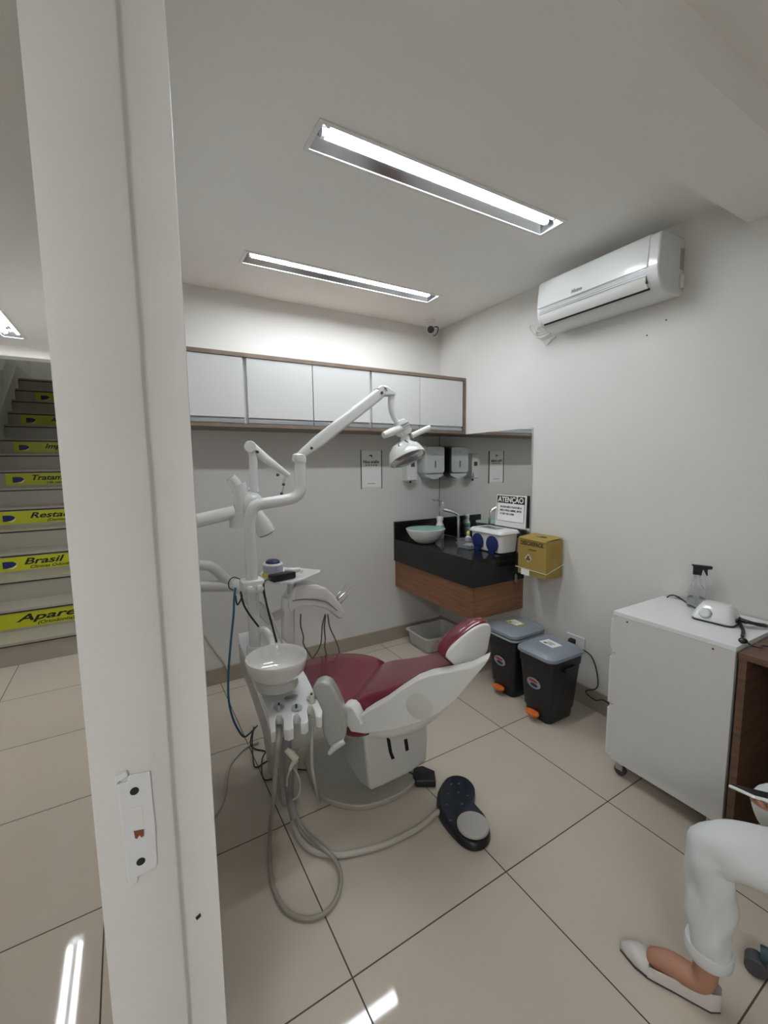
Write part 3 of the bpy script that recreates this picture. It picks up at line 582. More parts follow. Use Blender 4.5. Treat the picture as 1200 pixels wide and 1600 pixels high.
# ------------------------------------------------------------------ waste bins
def bin_(cx, cy, rot, lab, stick, lid_open):
    t = thing('pedal_bin', (cx, cy, 0), lab, 'bin', 'pedal bins by the right wall')
    ca, sa = math.cos(rot), math.sin(rot); u = V((ca, sa, 0)); v = V((-sa, ca, 0)); c0 = V((cx, cy, 0))   # u: to the front, v: sideways
    rings = [rrect(c0+V((0,0,z)), u, v, a, b2, r) for z, a, b2, r in ((0.001,0.100,0.082,0.03),(0.012,0.104,0.086,0.035),(0.06,0.106,0.088,0.035),(0.062,0.112,0.096,0.038),(0.20,0.122,0.106,0.04),(0.315,0.130,0.116,0.042),(0.318,0.134,0.120,0.042),(0.365,0.136,0.122,0.042),(0.366,0.128,0.114,0.04))]
    obj('body', loft(B(), rings), BINB, t, label='black bin body')
    for sg in (-1, 1): obj('side_grip', obox(B(), c0+v*(0.126*sg)+V((0,0,0.315)), (u, v, (0,0,1)), (0.045,0.012,0.012)), BINB, t, bevel=0.004)
    obj('hinge', obox(B(), c0-u*0.142+V((0,0,0.33)), (u, v, (0,0,1)), (0.014,0.05,0.028)), BINB, t, bevel=0.004)
    lz = 0.368+lid_open
    rings = [rrect(c0+V((0,0,lz))+u*0.002, u, v, a, b2, r) for a, b2, r, _z in ()]
    rings = [rrect(c0+u*0.002+V((0,0,lz+z)), u, v, a, b2, r) for z, a, b2, r in ((0,0.140,0.126,0.045),(0.006,0.145,0.131,0.048),(0.02,0.144,0.130,0.05),(0.034,0.130,0.116,0.055),(0.042,0.112,0.098,0.055),(0.044,0.10,0.086,0.05))]
    obj('lid', loft(B(), rings, caps=True), BINL, t, label='grey domed lid')
    if lid_open:
        rings = [rrect(c0+V((0,0,z)), u, v, a, b2, 0.045) for z, a, b2 in ((0.366,0.138,0.124),(0.370,0.143,0.129),(0.380,0.142,0.128),(0.381,0.13,0.116))]
        obj('rim', loft(B(), rings), mat('bin_rim', (0.42,0.46,0.47), 0.4), t)
    # paper on the lid
    p0 = c0 + V((0,0,lz+0.0452)); q = V((ca*0.8-sa*0.6, sa*0.8+ca*0.6, 0)); q = (-v*0.9-u*0.1).normalized(); r = q.cross(V((0,0,1)))
    s = obj('lid_notice', obox(B(), p0, (q, r, (0,0,1)), (0.050, 0.036, 0.0005)), LABELG if stick == 'g' else PAPER, t, label='yellow-green paper notice' if stick == 'g' else 'white paper notice')
    if stick == 'g': obj('notice_panel', obox(B(), p0+V((0,0,0.0006)), (q, r, (0,0,1)), (0.038,0.026,0.0004)), PAPER, s)
    bm = B()
    for i in range(4): obox(bm, p0+r*(0.018-0.009*i)*-1+V((0,0,0.0013))+q*random.uniform(-.005,.005), (q, r, (0,0,1)), (0.026-0.004*(i%2), 0.0014, 0.0003))
    obox(bm, p0+q*0.02+r*-0.02+V((0,0,0.0013)), (q, r, (0,0,1)), (0.010,0.006,0.0003))
    obj('notice_print', bm, DARKG, s)
    # maker's oval sticker on the front
    fc = c0 + u*0.128 + V((0,0,0.215)); fn = (u + V((0,0,-0.06))).normalized(); fu = v; fv = fn.cross(fu)
    if fv.z < 0: fv = -fv
    e = lambda ru, rv, k, cu=0, cv=0: [fc + fn*k + fu*(cu+ru*math.cos(a)) + fv*(cv+rv*math.sin(a)) for a in [2*math.pi*i/24 for i in range(24)]]
    o1 = obj('oval_sticker', prism(B(), e(0.046,0.030,0.0), fn*0.001), mat('sticker_grey', (0.35,0.36,0.38), 0.4), t, label='oval maker sticker')
    obj('sticker_swash', prism(B(), e(0.032,0.008,0.0012,-0.004,0.012), fn*0.0006), REDP, o1)
    obj('sticker_swash', prism(B(), e(0.026,0.010,0.0012,0.002,-0.010), fn*0.0006), NAVY, o1)
    bm = B(); pcn = c0 + u*0.135 + V((0,0,0.045))
    rings = [[pcn + V((0,0,dz)) + u*(0.022*s_*math.cos(a)) + v*(0.045*s_*math.sin(a)) for a in [2*math.pi*i/24 for i in range(24)]] for dz, s_ in ((-0.008,0.9),(0.004,1.0),(0.008,0.9))]
    loft(bm, rings); obox(bm, c0+u*0.115+V((0,0,0.040)), (u, v, (0,0,1)), (0.02,0.02,0.006))
    obj('foot_pedal', bm, ORANGE, t, label='orange foot pedal')
    return t
bin_(1.960, 1.540, math.radians(180), 'black pedal bin nearer the doorway, white notice on its grey lid', 'w', 0)
bin_(2.000, 1.835, math.radians(180), 'black pedal bin nearer the counter, yellow-green notice on its grey lid', 'g', 0.018)

# ------------------------------------------------------------------ plastic basin on the floor
bc = V((1.985, 2.635, 0))
rings = [rrect(bc+V((0,0,z)), (1,0,0), (0,1,0), a, b2, 0.035) for z, a, b2 in ((0.001,0.155,0.115),(0.01,0.165,0.125),(0.112,0.180,0.140),(0.114,0.193,0.153),(0.121,0.193,0.153),(0.121,0.178,0.138),(0.014,0.158,0.118))]
tag(obj('plastic_basin', loft(B(), rings), mat('basin_white', (0.55,0.55,0.52), 0.4)), 'shallow off-white plastic basin on the floor under the counter', 'basin')

# ------------------------------------------------------------------ rolling cabinet
kx0, kx1, ky0, ky1, kz0, kz1 = 1.800, XR-0.014, 0.640, 1.072, 0.075, 0.766
t = thing('rolling_cabinet', ((kx0+kx1)/2, (ky0+ky1)/2, 0), 'white drawer cabinet on casters against the right wall', 'cabinet')
obj('body', box(B(), (kx0, ky0, kz0), (kx1, ky1, kz1-0.018)), WHITE, t, bevel=0.001)
obj('top_panel', box(B(), (kx0-0.001, ky0-0.001, kz1-0.0175), (kx1, ky1+0.018, kz1)), mat('bright_laminate', (0.80,0.81,0.81), 0.3), t, bevel=0.001)
for z0, z1 in ((0.575, 0.745), (0.335, 0.57), (0.085, 0.33)):
    d = obj('drawer', box(B(), (kx0+0.003, ky1+0.0005, z0), (kx1-0.003, ky1+0.018, z1)), WHITE, t, bevel=0.001)
    obj('handle', box(B(), (kx0+0.006, ky1+0.019, z0+(0.02 if z1 > 0.7 else 0.0)), (kx0+0.02, ky1+0.030, z1-0.02)), WPLAS, d, bevel=0.002)
for x, y in ((kx0+0.035, ky1-0.03), (kx0+0.035, ky0+0.04), (kx1-0.04, ky1-0.03), (kx1-0.04, ky0+0.04)):
    bm = B(); cyl(bm, (x-0.011, y, 0.026), (x+0.011, y, 0.026), 0.025, n=24)
    c_ = obj('caster', bm, DARKG, t, bevel=0.003)
    bm = B(); box(bm, (x-0.02, y-0.02, 0.068), (x+0.02, y+0.02, 0.0745)); box(bm, (x-0.016, y-0.016, 0.030), (x-0.013, y+0.016, 0.068)); box(bm, (x+0.013, y-0.016, 0.030), (x+0.016, y+0.016, 0.068))
    obj('fork', bm, STEEL, c_)
for x, y in ((980, 972), (1114, 1014)):
    obj('screw_cap', lathe(B(), [(0.004,0),(0.004,0.0008),(0.001,0.001)], at(x, y, X=kx0-0.0002), (-1,0,0), 14), mat('rusty', (0.10,0.05,0.03), 0.8), t)

# ------------------------------------------------------------------ wooden desk
dx0, dx1, dy0, dy1, dz1 = 1.800, XR-0.014, -0.65, 0.630, 0.752
t = thing('wooden_desk', ((dx0+dx1)/2, 0.0, 0), 'dark brown wooden desk beside the white rolling cabinet', 'desk')
obj('top', box(B(), (dx0-0.005, dy0, dz1-0.022), (dx1, dy1, dz1)), WOODD, t, bevel=0.001)
obj('side_panel', box(B(), (dx0, dy1-0.024, 0), (dx1, dy1-0.001, dz1-0.0225)), WOODD, t, bevel=0.001)
obj('side_panel', box(B(), (dx0, dy0+0.001, 0), (dx1, dy0+0.024, dz1-0.0225)), WOODD, t, bevel=0.001)
obj('back_panel', box(B(), (dx1-0.018, dy0+0.0245, 0.0), (dx1, dy1-0.0245, dz1-0.0225)), WOODD, t)
tag(obj('grey_case', loft(B(), [rrect((2.10, 0.50, z), (1,0,0), (0,1,0), a, b2, 0.008) for z, a, b2 in ((dz1+0.001,0.036,0.075),(dz1+0.06,0.034,0.072),(dz1+0.066,0.028,0.066))]), mat('case_grey', (0.2,0.2,0.21), 0.5)), 'grey plastic case on the wooden desk', 'case')

# micromotor control unit
mc_ = V((2.035, 0.80, kz1+0.001))
mu = V((0.10, -1, 0)).normalized(); mv = V((1, 0.10, 0)).normalized()     # mu: long side, mv: away from the front
t = thing('micromotor_unit', mc_, 'white dental micromotor control box on the rolling cabinet', 'control box')
rings = [rrect(mc_+V((0,0,z))+mv*off, mu, mv, a, b2, r) for z, off, a, b2, r in ((0.006,0,0.072,0.055,0.025),(0.012,0,0.075,0.058,0.028),(0.030,0.004,0.070,0.052,0.025),(0.058,0.014,0.056,0.036,0.02),(0.068,0.018,0.048,0.028,0.018),(0.070,0.019,0.04,0.022,0.015))]
obj('housing', loft(B(), rings), GLOSS, t)
obj('base_seam', loft(B(), [rrect(mc_+V((0,0,z)), mu, mv, 0.073, 0.056, 0.026) for z in (0.0, 0.0058)]), BLACK, t)
kn = (-mv + V((0,0,0.45))).normalized(); kc = mc_ - mv*0.046 + mu*-0.022 + V((0,0,0.034))
obj('knob', lathe(B(), [(0.018,0),(0.018,0.010),(0.014,0.014),(0.001,0.0145)], kc, kn, 28), WPLAS, t)
obj('knob_ring', lathe(B(), [(0.022,-0.002),(0.022,0.002),(0.0185,0.003)], kc, kn, 28), GREYP, t)
jk = mc_ + mu*0.072 + V((0,0,0.024)) - mv*0.02
for dd in (0.0, 0.035): obj('socket', lathe(B(), [(0.008,0),(0.008,0.006),(0.004,0.006)], jk+mv*dd, mu, 16), BLACK, t)
cz = kz1+0.006
tag(obj('coiled_cable', tube(B(), cr([jk+mu*0.006+mv*0.035, jk+mu*0.05+mv*0.03+V((0,0,-0.004)), V((2.10,0.66,cz+.004)), V((2.12,0.60+.07,cz)), V((2.06,0.70,cz+.012)), V((2.03,0.70,cz+.02)), at(1155,970,Z=cz+.01), at(1161,985,Z=cz), at(1160,994,Z=cz)], 6), 0.0062, 10), BLACK), 'black handpiece cable curled beside the control box', 'cable')
kk = at(1161, 1001, Z=cz+0.004)
tag(obj('cable_end_plug', ell(B(), kk, ((1,0,0),(0,1,0),(0,0,1)), (0.014,0.014,0.010)), BLACK), 'round black plug at the end of the handpiece cable', 'plug')
tag(obj('thin_cable', tube(B(), cr([kk+V((0.012,0,0)), at(1175,1009,Z=cz-.002), at(1190,1012,Z=dz1+.008), at(1200,1010,Z=dz1+.006), (1.98,.42,dz1+.005)], 6), 0.0025, 8), BLACK), 'thin black cable trailing onto the wooden desk', 'cable')
tag(obj('mains_lead', tube(B(), cr([mc_-mu*0.068+mv*0.02+V((0,0,0.02)), at(1075,943,Z=cz), at(1058,932,Z=cz+.003), at(1050,930,Z=cz+.012), at(1043,933,Z=cz-0.003), V((kx1-.02, ky1+.024, kz1-.06))], 6), 0.003, 8), BLACK), 'black power cord running back over the cabinet top', 'cord')

# spray bottle: clear body, black trigger head
sb = V((2.150, 0.925, kz1+0.0008))
t = thing('spray_bottle', sb, 'clear spray bottle with a black trigger head on the rolling cabinet', 'spray bottle')
obj('body', lathe(B(), [(0.030,0),(0.034,0.004),(0.034,0.07),(0.030,0.085),(0.016,0.105),(0.013,0.13),(0.013,0.145),(0.010,0.145),(0.010,0.13),(0.014,0.104),(0.028,0.084),(0.0325,0.07),(0.0325,0.006),(0.001,0.005)], sb, n=32), CLEAR, t)
obj('liquid', lathe(B(), [(0.0320,0.0065),(0.0320,0.045),(0.001,0.0452)], sb, n=32), mat('water', (0.95,0.97,0.97), 0.02, trans=1.0, ior=1.33, var=0), t)
hx = V((0.35,-0.93,0)).normalized()
def hp(a, z): return sb + hx*a + V((0,0,z))
pts = [(-0.018,0.148),(0.014,0.148),(0.016,0.170),(0.020,0.175),(0.026,0.160),(0.033,0.148),(0.036,0.150),(0.034,0.170),(0.036,0.178),(0.050,0.180),(0.052,0.190),(0.045,0.193),(-0.020,0.193),(-0.026,0.191),(-0.018,0.184)]
side = hx.cross(V((0,0,1)))
obj('trigger_head', prism(B(), [hp(a, z)-side*0.008 for a, z in pts], side*0.016), BLACK, t, bevel=0.002)
obj('dip_tube', cyl(B(), sb+V((0,0,0.01)), sb+V((0,0,0.148)), 0.002), CLEAR, t)

# ------------------------------------------------------------------ dental chair
A = V((math.cos(math.radians(-50)), math.sin(math.radians(-50)), 0)); Wd = V((-A.y, A.x, 0))   # towards the head, towards the far side
P0 = at(558, 1122, Z=0.42)
PH = math.radians(32); Ld = A*math.cos(PH) + V((0,0,math.sin(PH))); Nn = -A*math.sin(PH) + V((0,0,math.cos(PH)))
t = CH = thing('dental_chair', (0.85, 1.65, 0), 'burgundy dental chair with a white shell and raised backrest', 'dental chair')
# base
bp = [(0.62,1.86),(0.60,1.62),(0.70,1.48),(0.84,1.44),(1.00,1.47),(1.10,1.62),(1.08,1.86),(0.96,2.02),(0.74,2.02)]
bp = cr([V((x, y, 0.001)) for x, y in bp+[bp[0]]], 5)[:-1]
obj('base_plate', prism(B(), bp, (0,0,0.024)), mat('base_enamel', (0.40,0.38,0.33), 0.3, coat=0.3), t, bevel=0.006)
# pedestal: front face like a shield, pushed back
yF = 1.455
fr = [at(x, y, Y=yF) for x, y in [(569,1150),(610,1141),(668,1126),(669,1160),(667,1190),(640,1209),(600,1229),(578,1238)]]
bk = [p + V((-0.03 if i < 1 else 0.0, 0.32, 0.10)) for i, p in enumerate(fr)]
bm = B(); loft(bm, [fr, bk]); obj('pedestal', bm, SHADEW, t, bevel=0.014, seg=4, label='off-white pedestal cover')
lf = [at(523,1158,X=0.735), at(548,1150,X=0.75), fr[0]+V((0,0.004,0)), fr[7]+V((0.004,0.006,0.004)), fr[7]+V((-0.015,0.05,0.02))]
obj('pedestal_side', prism(B(), lf, V((0.03, 0.05, 0))), mat('pedestal_side', (0.52,0.52,0.50), 0.4), t, bevel=0.006)
for q in ([(604,1153),(609,1151),(613,1176),(617,1185),(612,1187),(608,1176)], [(631,1153),(636,1151),(639,1172),(634,1174)]):
    obj('slot', prism(B(), [at(x, y, Y=yF-0.0015) for x, y in q], (0,0.002,0)), BLACK, t)
obj('hinge_plate', prism(B(), [at(x, y, Y=yF-0.004) for x, y in [(600,1146),(660,1124),(662,1134),(652,1148),(634,1155),(612,1158)]], (0,0.004,0)), SHADEW, t, bevel=0.001)
obj('stop_bracket', cyl(B(), at(636,1144,Y=yF-0.012), at(646,1141,Y=yF-0.010), 0.006, n=10), CHROME, t)
# black kick switch beside the base
ks = [at(x, y, Z=0.035) for x, y in [(646,1199),(660,1196),(679,1204),(681,1220),(650,1220),(645,1212)]]
obj('kick_switch', prism(B(), ks, (0,0,-0.032)), BLACK, t, bevel=0.003)
obj('switch_arm', cyl(B(), at(638,1206,Z=0.04), at(648,1210,Z=0.03), 0.004), BLACK, t)
# seat cushion
so = [(616,1046),(604,1034),(590,1026),(572,1021),(548,1019),(520,1020),(495,1025),(470,1032),(452,1042),(446,1056),(456,1070),(480,1086),(505,1102),(524,1114),(538,1122),(560,1126),(590,1118),(618,1100),(632,1072)]
zt = {0:0.44}
pts = [at(x, y, Z=0.435) for x, y in so]
pts = cr(pts+[pts[0]], 3)[:-1]
c0 = sum(pts, V())/len(pts)
rings = [[c0+(p-c0)*s+V((0,0,z)) for p in pts] for z, s in ((-0.085,0.90),(-0.075,0.97),(-0.045,1.0),(-0.018,1.0),(-0.004,0.975),(0.004,0.92),(0.002,0.6),(-0.004,0.2))]
obj('seat', loft(B(), rings), RED, t, label='burgundy seat cushion', ang=80)
ru = [[c0+(p-c0)*s+V((0,0,z)) for p in pts] for z, s in ((-0.135,0.55),(-0.115,0.80),(-0.088,0.90),(-0.086,0.88))]
obj('seat_shell', loft(B(), ru), SHADEW, t)
# backrest: cushion and shell lofted along the back
secs = [(-0.035,0.38,0.045,0.08,0.0), (0.0,0.40,0.050,0.11,0.0), (0.08,0.365,0.052,0.14,0.0), (0.18,0.315,0.05,0.145,-0.004), (0.28,0.265,0.048,0.125,-0.006), (0.37,0.215,0.045,0.10,-0.004), (0.44,0.165,0.036,0.055,-0.004), (0.485,0.14,0.022,0.030,-0.006)]
cush, shell = [], []
for l, wd, ct, sd, off in secs:
    L = P0 + Ld*l + Wd*0.0 + Nn*(off*2)
    sh = Wd*(0.0 + max(0, l-0.3)*0.10)
    c = L + sh + Wd*(wd/2) + Nn*(ct*0.5)
    cush.append(rrect(c, Wd, Nn, wd/2, ct*0.62, ct*0.55, 5))
    c2 = L + sh + Wd*(wd/2) - Nn*(sd/2)*1.0 + Nn*0.004
    shell.append(rrect(c2, Wd, Nn, wd/2+0.004, sd/2, min(sd*0.45, 0.05), 5))
def smooth_rings(rs, k=3):
    n = len(rs[0]); cols = [cr([r[i] for r in rs], k) for i in range(n)]
    return [[cols[i][j] for i in range(n)] for j in range(len(cols[0]))]
obj('backrest', loft(B(), smooth_rings(cush)), RED, t, ang=70, label='burgundy backrest cushion')
obj('backrest_shell', loft(B(), smooth_rings(shell)), WPLAS, t, ang=70, label='white shell behind the backrest')
# white side panel with the hip lobe, lying in the plane of the chair's near side
def side(px, py, off=0.0):
    d = FW + RT*((px-600)/F_PX) - UP*((py-800)/F_PX); q0 = P0 - Wd*off
    return EYE + d*((q0-EYE).dot(Wd)/d.dot(Wd))
pan = [(534,1106),(540,1103),(548,1104),(554,1110),(559,1120),(565,1131),(569,1131),(563,1119),(580,1108),(600,1097),(625,1079),(650,1063),(672,1055),(700,1050),(735,1043),(765,1028),(757,1040),(735,1066),(712,1094),(688,1114),(655,1130),(625,1139),(596,1144),(570,1147),(548,1144),(539,1130)]
obj('side_panel', prism(B(), [side(x, y, 0.055) for x, y in pan], Wd*0.055), WPLAS, t, bevel=0.006, label='white side panel with a rounded hip lobe')
obj('panel_shading', lathe(B(), [(0.050,0.0),(0.048,0.0012),(0.001,0.0016)], side(655,1104,0.0555), -Wd, 32), SHADEW, t)  # thin darker disc standing in for the round shading on the panel
link = [(487,1078),(494,1068),(505,1065),(516,1068),(526,1084),(535,1104),(540,1126),(541,1148),(537,1162),(524,1170),(513,1168),(505,1150),(501,1128),(495,1100)]
obj('swing_link', prism(B(), [at(x, y, D=1.60) for x, y in link], FW*0.07+V((0,0,0))), GREYP, t, bevel=0.012, seg=5, label='grey glossy curved link cover')
obj('link_knuckle', tube(B(), [at(538,1158,D=1.6), at(522,1168,D=1.59), at(514,1178,D=1.59)], [0.010,0.013,0.007], 10), SHADEW, t)
# headrest
hc = at(730, 1006, D=1.57)
q = (RT*0.36 - UP*0.16 - FW*0.90).normalized()
def hplane(px, py, k=0.0):
    d = FW + RT*((px-600)/F_PX) - UP*((py-800)/F_PX)
    return EYE + d*((hc-EYE).dot(q)/d.dot(q)) + q*k
mj = (RT*0.56 + UP*0.80); mj = (mj - q*mj.dot(q)).normalized(); mn = q.cross(mj)
ho = [(696,1025),(700,1015),(712,1002),(726,990),(742,979),(755,974),(763,976),(765,985),(762,1000),(759,1015),(752,1024),(740,1032),(727,1038),(714,1040),(704,1033)]
hpts = cr([hplane(x, y) for x, y in ho+[ho[0]]], 3)[:-1]; hcen = sum(hpts, V())/len(hpts)
obj('headrest', loft(B(), [[hcen+(p-hcen)*s_+q*k for p in hpts] for k, s_ in ((-0.0005,0.99),(-0.004,1.04),(-0.025,1.09),(-0.050,1.08),(-0.068,1.0),(-0.078,0.85),(-0.083,0.6),(-0.084,0.2))]), RED, t, ang=180, label='burgundy padded headrest')
obj('headrest_shell', loft(B(), [[hcen+(p-hcen)*s_+q*k for p in hpts] for k, s_ in ((0.0,1.0),(0.004,1.02),(0.009,0.99),(0.012,0.93),(0.013,0.5),(0.013,0.1))]), WPLAS, t, ang=60, label='white teardrop back of the headrest')
obj('headrest_stem', tube(B(), [hc - mj*0.05 - q*0.04, P0+Ld*0.44+Wd*0.09+Nn*0.005], 0.014, 10), STEEL, t)
obj('headrest_screw', lathe(B(), [(0.006,0),(0.006,0.004),(0.002,0.005)], hplane(721,1034,0.013), q, 14), CHROME, t)

# ------------------------------------------------------------------ spittoon (water) unit
def zdeck(py): return 0.535 + (1130-py)/130*0.075
def dk(px, py, dz=0.0): return at(px, py, Z=zdeck(py)) + V((0,0,dz))
t = SP = thing('spittoon_unit', (0.5, 1.6, 0), 'white spittoon unit with a round bowl and three hose holders', 'spittoon unit')
deck = [(473,1046),(479,1056),(485,1068),(495,1090),(504,1110),(503,1119),(498,1121),(493,1119),(491,1109),(487,1101),(481,1101),(480,1110),(482,1126),(476,1131),(469,1130),(470,1122),(465,1114),(459,1116),(458,1124),(459,1137),(451,1141),(443,1139),(443,1124),(439,1116),(432,1116),(430,1126),(431,1142),(423,1144),(417,1112),(402,1072),(388,1038),(374,1004),(372,990),(398,984),(430,986),(455,1010)]
obj('deck', prism(B(), [dk(x, y) for x, y in deck], (0,0,-0.042)), GLOSS, t, bevel=0.004, label='glossy white deck with scalloped front')
trunk_top = [(470,1060),(492,1104),(425,1122),(404,1078),(380,1012),(372,994),(400,990)]
ct_ = [dk(x, y, -0.043) for x, y in trunk_top]
mid = [p*0.9+sum(ct_, V())/len(ct_)*0.1 - V((0,0,0.12)) for p in ct_]
cen = sum(ct_, V())/len(ct_)
low = [V((cen.x+0.03+(p.x-cen.x)*0.55, cen.y+0.03+(p.y-cen.y)*0.5, 0.26)) for p in ct_]
bot = [V((cen.x+0.05+(p.x-cen.x)*0.45, cen.y+0.04+(p.y-cen.y)*0.40, 0.002)) for p in ct_]
obj('body', loft(B(), smooth_rings([ct_, mid, low, bot], 4)), mat('trunk_grey', (0.42,0.42,0.40), 0.35, coat=0.3), t, ang=60, label='grey body below the deck')
# holder recesses
for (x, y) in ((436,1110),(464,1110),(487,1095)):
    c = dk(x, y-4, 0.0012)
    obj('holder_recess', lathe(B(), [(0.019,0.0),(0.019,0.0015),(0.013,0.0005),(0.001,0.0005)], c, (0,0,1), 24, 1.15), mat('recess_grey', (0.42,0.44,0.45), 0.35), t)
obj('badge', lathe(B(), [(0.026,0.0),(0.026,0.0022),(0.022,0.0028),(0.001,0.003)], dk(455,1090,0.0008), (0.02,-0.06,1), 32, 0.6), STEEL, t, label='oval steel maker badge')
# bowl
bcn = dk(434, 1062); bcn = at(432, 1066, Z=0.605)
bw = V((bcn.x, bcn.y, 0))
zc = 0.600
ctr = at(432, 1027, Z=0.705)
cx_, cy_ = ctr.x, ctr.y
obj('bowl', lathe(B(), [(0.055,0.629),(0.086,0.636),(0.105,0.662),(0.1125,0.692),(0.114,0.708),(0.111,0.711),(0.107,0.707),(0.104,0.688),(0.094,0.662),(0.075,0.646),(0.045,0.640),(0.001,0.638)], (cx_, cy_, 0), n=56), mat('porcelain_white', (0.68,0.66,0.63), 0.15, coat=0.8), t, ang=60, label='white round cuspidor bowl')
obj('bowl_collar', lathe(B(), [(0.078,0.598),(0.076,0.610),(0.072,0.632),(0.05,0.6325)], (cx_, cy_, 0), n=48), mat('collar_grey', (0.50,0.50,0.48), 0.3), t)
# bowl flush spout
sp_ = [at(405,987,D=1.78), at(413,984,D=1.77), at(421,992,D=1.76), at(424,1002,D=1.75), at(425,1010,D=1.74)]
obj('flush_spout', tube(B(), cr(sp_, 4), 0.014, 12), WPLAS, t)
# post with clamp
YP = 1.74
pb = at(398.5, 1012, Y=YP); pb = V((pb.x, YP, 0.60)); ptop = at(390, 815, Y=YP)
px_ = at(398, 990, Y=YP).x
post_r = 0.0235
path = [(px_, YP, 0.58), (px_, YP, 0.9), (px_, YP, 1.16)] + [at(x, y, Y=YP) for x, y in [(391,812),(394,797),(401,790),(412,787),(435,783),(455,779),(466,772),(470,760),(469,745),(469,722)]]
obj('post', tube(B(), cr(path, 5), [post_r]*51 if False else post_r, 20), GLOSS, t, label='bent white tubular post')
obj('post_collar', lathe(B(), [(0.036,0.57),(0.036,0.68),(0.030,0.69)], (px_, YP, 0), n=28), GLOSS, t)
pz = at(396, 914, Y=YP).z
obj('clamp', box(B(), (px_-0.045, YP-0.040, pz-0.026), (px_+0.040, YP+0.035, pz+0.026)), WPLAS, t, bevel=0.006)
for k in (-0.02, 0.018): obj('clamp_knob', lathe(B(), [(0.013,0),(0.013,0.018),(0.008,0.020)], (px_+k, YP-0.040, pz-0.004), (0,-1,0), 16), WPLAS, t)

# ------------------------------------------------------------------ operating light
t = thing('operating_light', at(469,722,Y=YP), 'white dental operating light on a sloping spring arm', 'dental light')
j0 = at(464, 716, Y=YP); j1 = at(600, 609, Y=YP)
obj('base_joint', loft(B(), [rrect(at(469,722,Y=YP)+V((-.004,0,z)), (1,0,0), (0,1,0), a, a, 0.02) for z, a in ((0.0,0.026),(0.012,0.028),(0.030,0.026),(0.036,0.018))]), GLOSS, t)
d = (j1-j0).normalized(); nrm = d.cross(V((0,1,0))).normalized()
rings = [rrect(j0 + d*s + nrm*o_, (0,1,0), nrm, 0.022, hh, 0.012) for s, hh, o_ in ((0.0,0.014,0),(0.04,0.018,0),(0.10,0.023,0.0),(0.12,0.025,0.0),((j1-j0).length-0.05,0.025,0),((j1-j0).length,0.021,0))]
obj('spring_arm', loft(B(), rings), GLOSS, t, label='long white spring arm')
for s in (0.07, (j1-j0).length-0.03): obj('arm_bolt', lathe(B(), [(0.006,0),(0.006,0.003),(0.001,0.003)], j0+d*s+V((0,-0.022,0)), (0,-1,0), 14), DARKG, t)
kn_ = [at(x, y, Y=YP-0.022) for x, y in [(590,606),(598,601),(606,603),(620,613),(619,618),(593,618),(592,612)]]
obj('elbow_joint', prism(B(), kn_, (0,0.044,0)), GLOSS, t, bevel=0.006)
obj('down_link', tube(B(), cr([at(612,617,Y=YP), at(611,632,Y=YP), at(613,646,Y=YP), at(619,658,Y=YP), at(624,664,Y=YP)], 4), [0.016]*4+[0.0145]*4+[0.013]*9, 14), GLOSS, t)
def lp(x, y, dd=0.0): return at(x, y, Y=YP) + V((0, dd, 0))
hd = lp(628, 668)
bm = B(); d2 = (lp(634,683)-lp(624,657)).normalized(); sd2 = d2.cross(V((0,1,0))).normalized()
loft(bm, [rrect(lp(624,657)+d2*s, (0,1,0), sd2, a, a, 0.012) for s, a in ((0,0.022),(0.02,0.030),(0.06,0.032),(0.072,0.026))])
obj('head_mount', bm, GLOSS, t)
bm = B()
for s in (0.018, 0.03, 0.042): loft(bm, [rrect(lp(624,657)+d2*(s+e), (0,1,0), sd2, 0.0325, 0.0325, 0.012) for e in (0, 0.003)])
obj('cooling_ribs', bm, ALU, t)
obj('yoke', tube(B(), [lp(633,680), lp(634,690), lp(635,697)], [0.022,0.026,0.030], 16), GLOSS, t)
obj('grip_handle', tube(B(), [lp(622,670,-.02), lp(606,676,-.03), lp(593,681,-.035)], [0.016,0.018,0.014], 14), WPLAS, t)
obj('grip_handle', tube(B(), [lp(640,681,-.02), lp(652,675,-.03), lp(665,669,-.035)], [0.013,0.013,0.014], 14), WPLAS, t)
# reflector bowl, open side facing down-right
rc = lp(635, 712); rn = (RT*0.34 - UP*0.84 - FW*0.20).normalized()
R0 = 0.090
prof = [(0.03,-0.062),(0.055,-0.055),(0.078,-0.030),(R0,0.005),(R0+0.002,0.018),(R0-0.003,0.020),(R0-0.006,0.006),(0.06,-0.035),(0.02,-0.045),(0.001,-0.045)]
obj('reflector_housing', lathe(B(), prof, rc, rn, 40), GLOSS, t, ang=60)
obj('lens_cover', lathe(B(), [(R0-0.005,0.014),(R0-0.02,0.026),(0.03,0.032),(0.001,0.033),(0.001,0.030),(0.03,0.029),(R0-0.022,0.023),(R0-0.007,0.011)], rc, rn, 40), TUBM, t, label='cloudy domed lens cover')
for k in range(5):
    a_ = math.radians(200+k*34); u_, v_ = frame_of(rn); dr = u_*math.cos(a_)+v_*math.sin(a_)
    obj('vent_rib', tube(B(), [rc+dr*0.040-rn*0.0605, rc+dr*0.060-rn*0.052, rc+dr*0.078-rn*0.032], 0.0025, 8), DARKG, t)
obj('lamp_cap', obox(B(), rc+rn*0.006, (RT, UP, FW), (0.026, 0.014, 0.010)), mat('lamp_copper', (0.50,0.36,0.30), 0.4), t, bevel=0.003)

